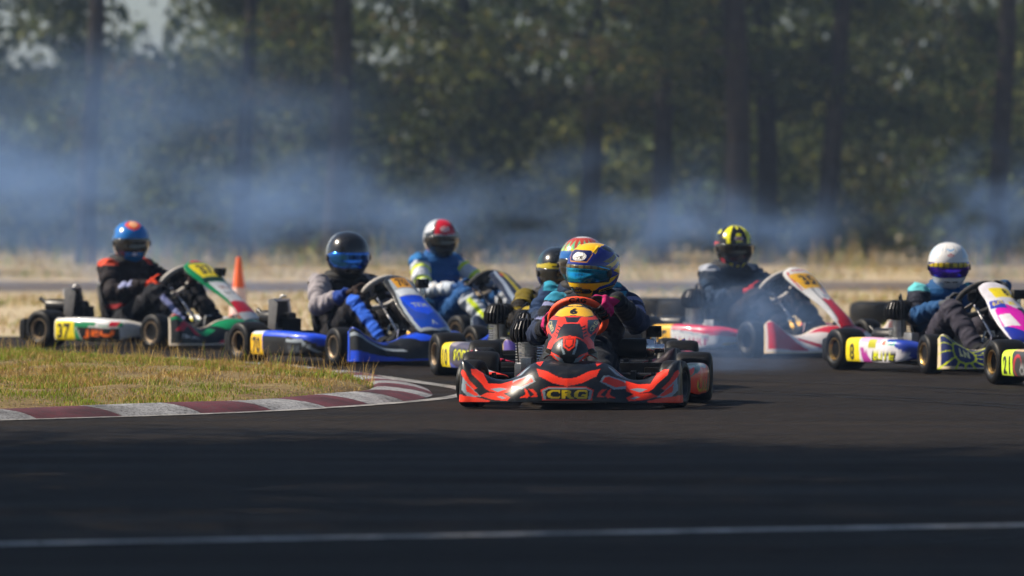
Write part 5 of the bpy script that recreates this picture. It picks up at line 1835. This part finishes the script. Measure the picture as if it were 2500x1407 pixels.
LIME = hx('D6EC30'); NVB = hx('1A3C78')
D_ = {
 '6': ('driver in blue and yellow helmet, dark suit and magenta gloves, steering the red kart', dict(top=.915, lean=.045, kny=.11, knz=.31, face=-36, spin=R(26), suit=suit_fn(hx('1C2029'), shoulder=hx('2A86A8'), stripe=hx('7A80A8'), arm_out=hx('24304A')), glove=(hx('B01E62'), hx('20161C'), hx('3A4420')), helmet=helm_lead(), visor='visor_cyan', strip=hx('6A5A20'), strip_lo=5, vents=True, ventc=hx('F0BE0A'), lipc=hx('1B2C96'), collar=False, pitch=4, roll=-3)),
 '37': ('driver in blue and red helmet and black suit with orange-red gloves', dict(top=.945, face=14, lean=.06, spin=R(15), suit=suit_fn(hx('1C171B'), shoulder=hx('D8523A'), leg=hx('14161E'), shin=hx('14161E'), belt=hx('8A1C24'), shin_stripe=hx('8088B8'), fore_mark=hx('9098C0')), glove=(hx('D0401E'), hx('30181A'), hx('C02A20')), helmet=helm_37(), visor='visor_dark', pitch=6)),
 '70': ('driver in black helmet with blue mirrored visor, grey and blue suit', dict(top=.90, face=13, lean=.06, spin=R(10), suit=suit_fn(hx('121218'), arm=hx('8E8A90'), fore=hx('8E8A90'), shoulder=hx('8E8A90'), cuff=hx('1C3C88'), leg=hx('16161C'), shin=hx('1A1A22'), side=hx('2A60D0')), glove=(hx('2A1C18'), hx('241A16')), helmet=helm_70(), visor='visor_blue', hs=1.08, pitch=8)),
 '10': ('driver in black and green helmet, black suit with yellow cuffs, behind the leader', dict(top=.850, face=14, lean=.08, spin=R(25), suit=suit_fn(hx('15120F'), stripe=hx('8A7A1C'), fore=hx('1A1712'), shoulder=hx('6A5E1A'), cuff=hx('8A7A20'), arm_out=hx('1A1714')), glove=(hx('A08A20'), hx('1A1712')), helmet=helm_10(), visor='visor_dark', hs=1.03, pitch=10)),
 'teal': ('driver in red and green toothed helmet, hidden behind the blue and yellow helmet', dict(top=.928, face=-10, lean=.0, spin=R(20), suit=suit_fn(hx('20304A'), shoulder=hx('2A8AA8'), arm=hx('1C3458'), fore=hx('1C2C44')), glove=(BLK, BLK), helmet=helm_dragon(), visor='visor_dark', hs=1.04)),
 'blue': ('driver in white helmet with red crown, blue suit with white and lime sleeves', dict(top=1.015, face=14, lean=.03, spin=R(15), suit=suit_fn(hx('1C5490'), shoulder=hx('2A70B0'), arm=hx('C8D0DC'), fore=hx('B8C4D4'), stripe=LIME, leg=hx('1C4C84'), shin=hx('C8D0DC'), shin_stripe=LIME, fore_mark=WHT), glove=(hx('24508A'), hx('1C3860')), helmet=helm_blue(), visor='visor_dark', collar=False)),
 '35': ('driver in black and yellow striped helmet, dark suit and red gloves', dict(top=.94, face=12, lean=.06, spin=R(20), suit=suit_fn(hx('10131C'), shoulder=hx('9AA0AC'), arm=hx('15202E'), leg=hx('1A1820'), shin=hx('1A1820'), arm_out=hx('1C3048')), glove=(hx('A01C20'), hx('301014')), helmet=helm_35(), visor='visor_dark', pitch=9)),
 '8': ('driver in white helmet with violet visor and dark blue suit', dict(top=.872, face=2, lean=.07, spin=R(22), suit=suit_fn(hx('1F4A78'), shoulder=hx('5FB8C0'), arm=hx('1E2230'), fore=hx('1F4A78'), leg=hx('34323E'), shin=hx('34323E'), chest=hx('1C5488')), glove=(hx('4A4E54'), hx('1C1E22')), helmet=helm_8(), visor='visor_violet', strip=hx('B8A418'), strip_lo=0, collar=False, hs=1.02, pitch=8)),
 '21': ('driver of the kart numbered 21 in lime helmet, just out at the right edge', dict(top=.93, face=5, spin=R(20), suit=suit_fn(hx('22252C')), glove=(BLK, BLK), helmet=helm_21(), visor='visor_dark')),
}
for k, (lb, d) in D_.items():
    a, p = K[k]
    d['key'] = k
    make_driver(lb, p, a, d)

# ------------------------------------------------------------------ smoke and haze
def volume_mat(name, density, colr, aniso=0.0, noise_sc=None, lo=.35, hi=.75):
    m = bpy.data.materials.new(name); m.use_nodes = True
    nt = m.node_tree
    nt.nodes.remove(nt.nodes['Principled BSDF'])
    v = nt.nodes.new('ShaderNodeVolumePrincipled')
    v.inputs['Color'].default_value = (*colr, 1)
    v.inputs['Anisotropy'].default_value = aniso
    nt.links.new(v.outputs[0], nt.nodes['Material Output'].inputs['Volume'])
    if noise_sc is None:
        v.inputs['Density'].default_value = density
    else:
        tc = nt.nodes.new('ShaderNodeTexCoord')
        ln = nt.nodes.new('ShaderNodeVectorMath'); ln.operation = 'LENGTH'
        nt.links.new(tc.outputs['Object'], ln.inputs[0])
        fall = nt.nodes.new('ShaderNodeMapRange'); fall.inputs[1].default_value = 1.0; fall.inputs[2].default_value = .25
        fall.inputs[3].default_value = 0; fall.inputs[4].default_value = 1; fall.interpolation_type = 'SMOOTHSTEP'
        nt.links.new(ln.outputs['Value'], fall.inputs[0])
        n = nt.nodes.new('ShaderNodeTexNoise'); n.inputs['Scale'].default_value = noise_sc; n.inputs['Detail'].default_value = 4
        nt.links.new(tc.outputs['Object'], n.inputs['Vector'])
        r = nt.nodes.new('ShaderNodeMapRange'); r.inputs[1].default_value = lo; r.inputs[2].default_value = hi
        nt.links.new(n.outputs[0], r.inputs[0])
        mu = nt.nodes.new('ShaderNodeMath'); mu.operation = 'MULTIPLY'
        nt.links.new(fall.outputs[0], mu.inputs[0]); nt.links.new(r.outputs[0], mu.inputs[1])
        m2 = nt.nodes.new('ShaderNodeMath'); m2.operation = 'MULTIPLY'; m2.inputs[1].default_value = density
        nt.links.new(mu.outputs[0], m2.inputs[0])
        nt.links.new(m2.outputs[0], v.inputs['Density'])
    return m

def smoke(name, c, size, density, label, sc=2.0, colr=(.32, .53, .96), lo=.35, hi=.75):
    me = MB().lathe([(-1, 0), (-.92, .38), (-.7, .71), (-.38, .92), (0, 1), (.38, .92), (.7, .71), (.92, .38), (1, 0)], axis='Z', n=24).mesh(name, volume_mat(name, density, colr, 0.15, sc, lo, hi))
    o = link(name, me, None, c)
    o.scale = size
    return tag(o, label, 'smoke', kind='stuff')
smoke('drifting_smoke', (-9.2, 76, 1.1), (5.6, 11, 2.8), .18, 'thick bank of blue smoke drifting at the far left behind the green kart', 2.4, lo=.45, hi=.70)
smoke('drifting_smoke', (-3.4, 70, .8), (4.4, 9, 1.9), .16, 'wispy blue smoke behind the blue kart and cone', 2.6, lo=.47, hi=.70)
smoke('drifting_smoke', (1.4, 64, .7), (3.2, 8, 1.3), .15, 'low bluish smoke behind the leading karts', 2.6, lo=.47, hi=.70)
smoke('drifting_smoke', (5.3, 62, .9), (1.3, 4, 1.1), .24, 'small wisp of smoke above the verge by the white helmet', 2.4, lo=.46, hi=.70)
smoke('drifting_smoke', (-7.0, 92, 2.4), (6.0, 6, 2.6), .09, 'thin pale smoke hanging before the left-hand trees', 2.2, lo=.40, hi=.70)
smoke('tyre_smoke', (1.55, 38.0, .32), (.75, 1.5, .52), .55, 'puff of tyre smoke right of the leading kart', 2.2, lo=.36, hi=.72)

hb = MB().box((0, 200, 11.5), (560, 560, 25.2)).mesh('haze', volume_mat('haze_air', 0.0006, (.45, .64, .98)))
tag(link('haze', hb), 'thin blue haze filling the air', 'haze', kind='stuff')
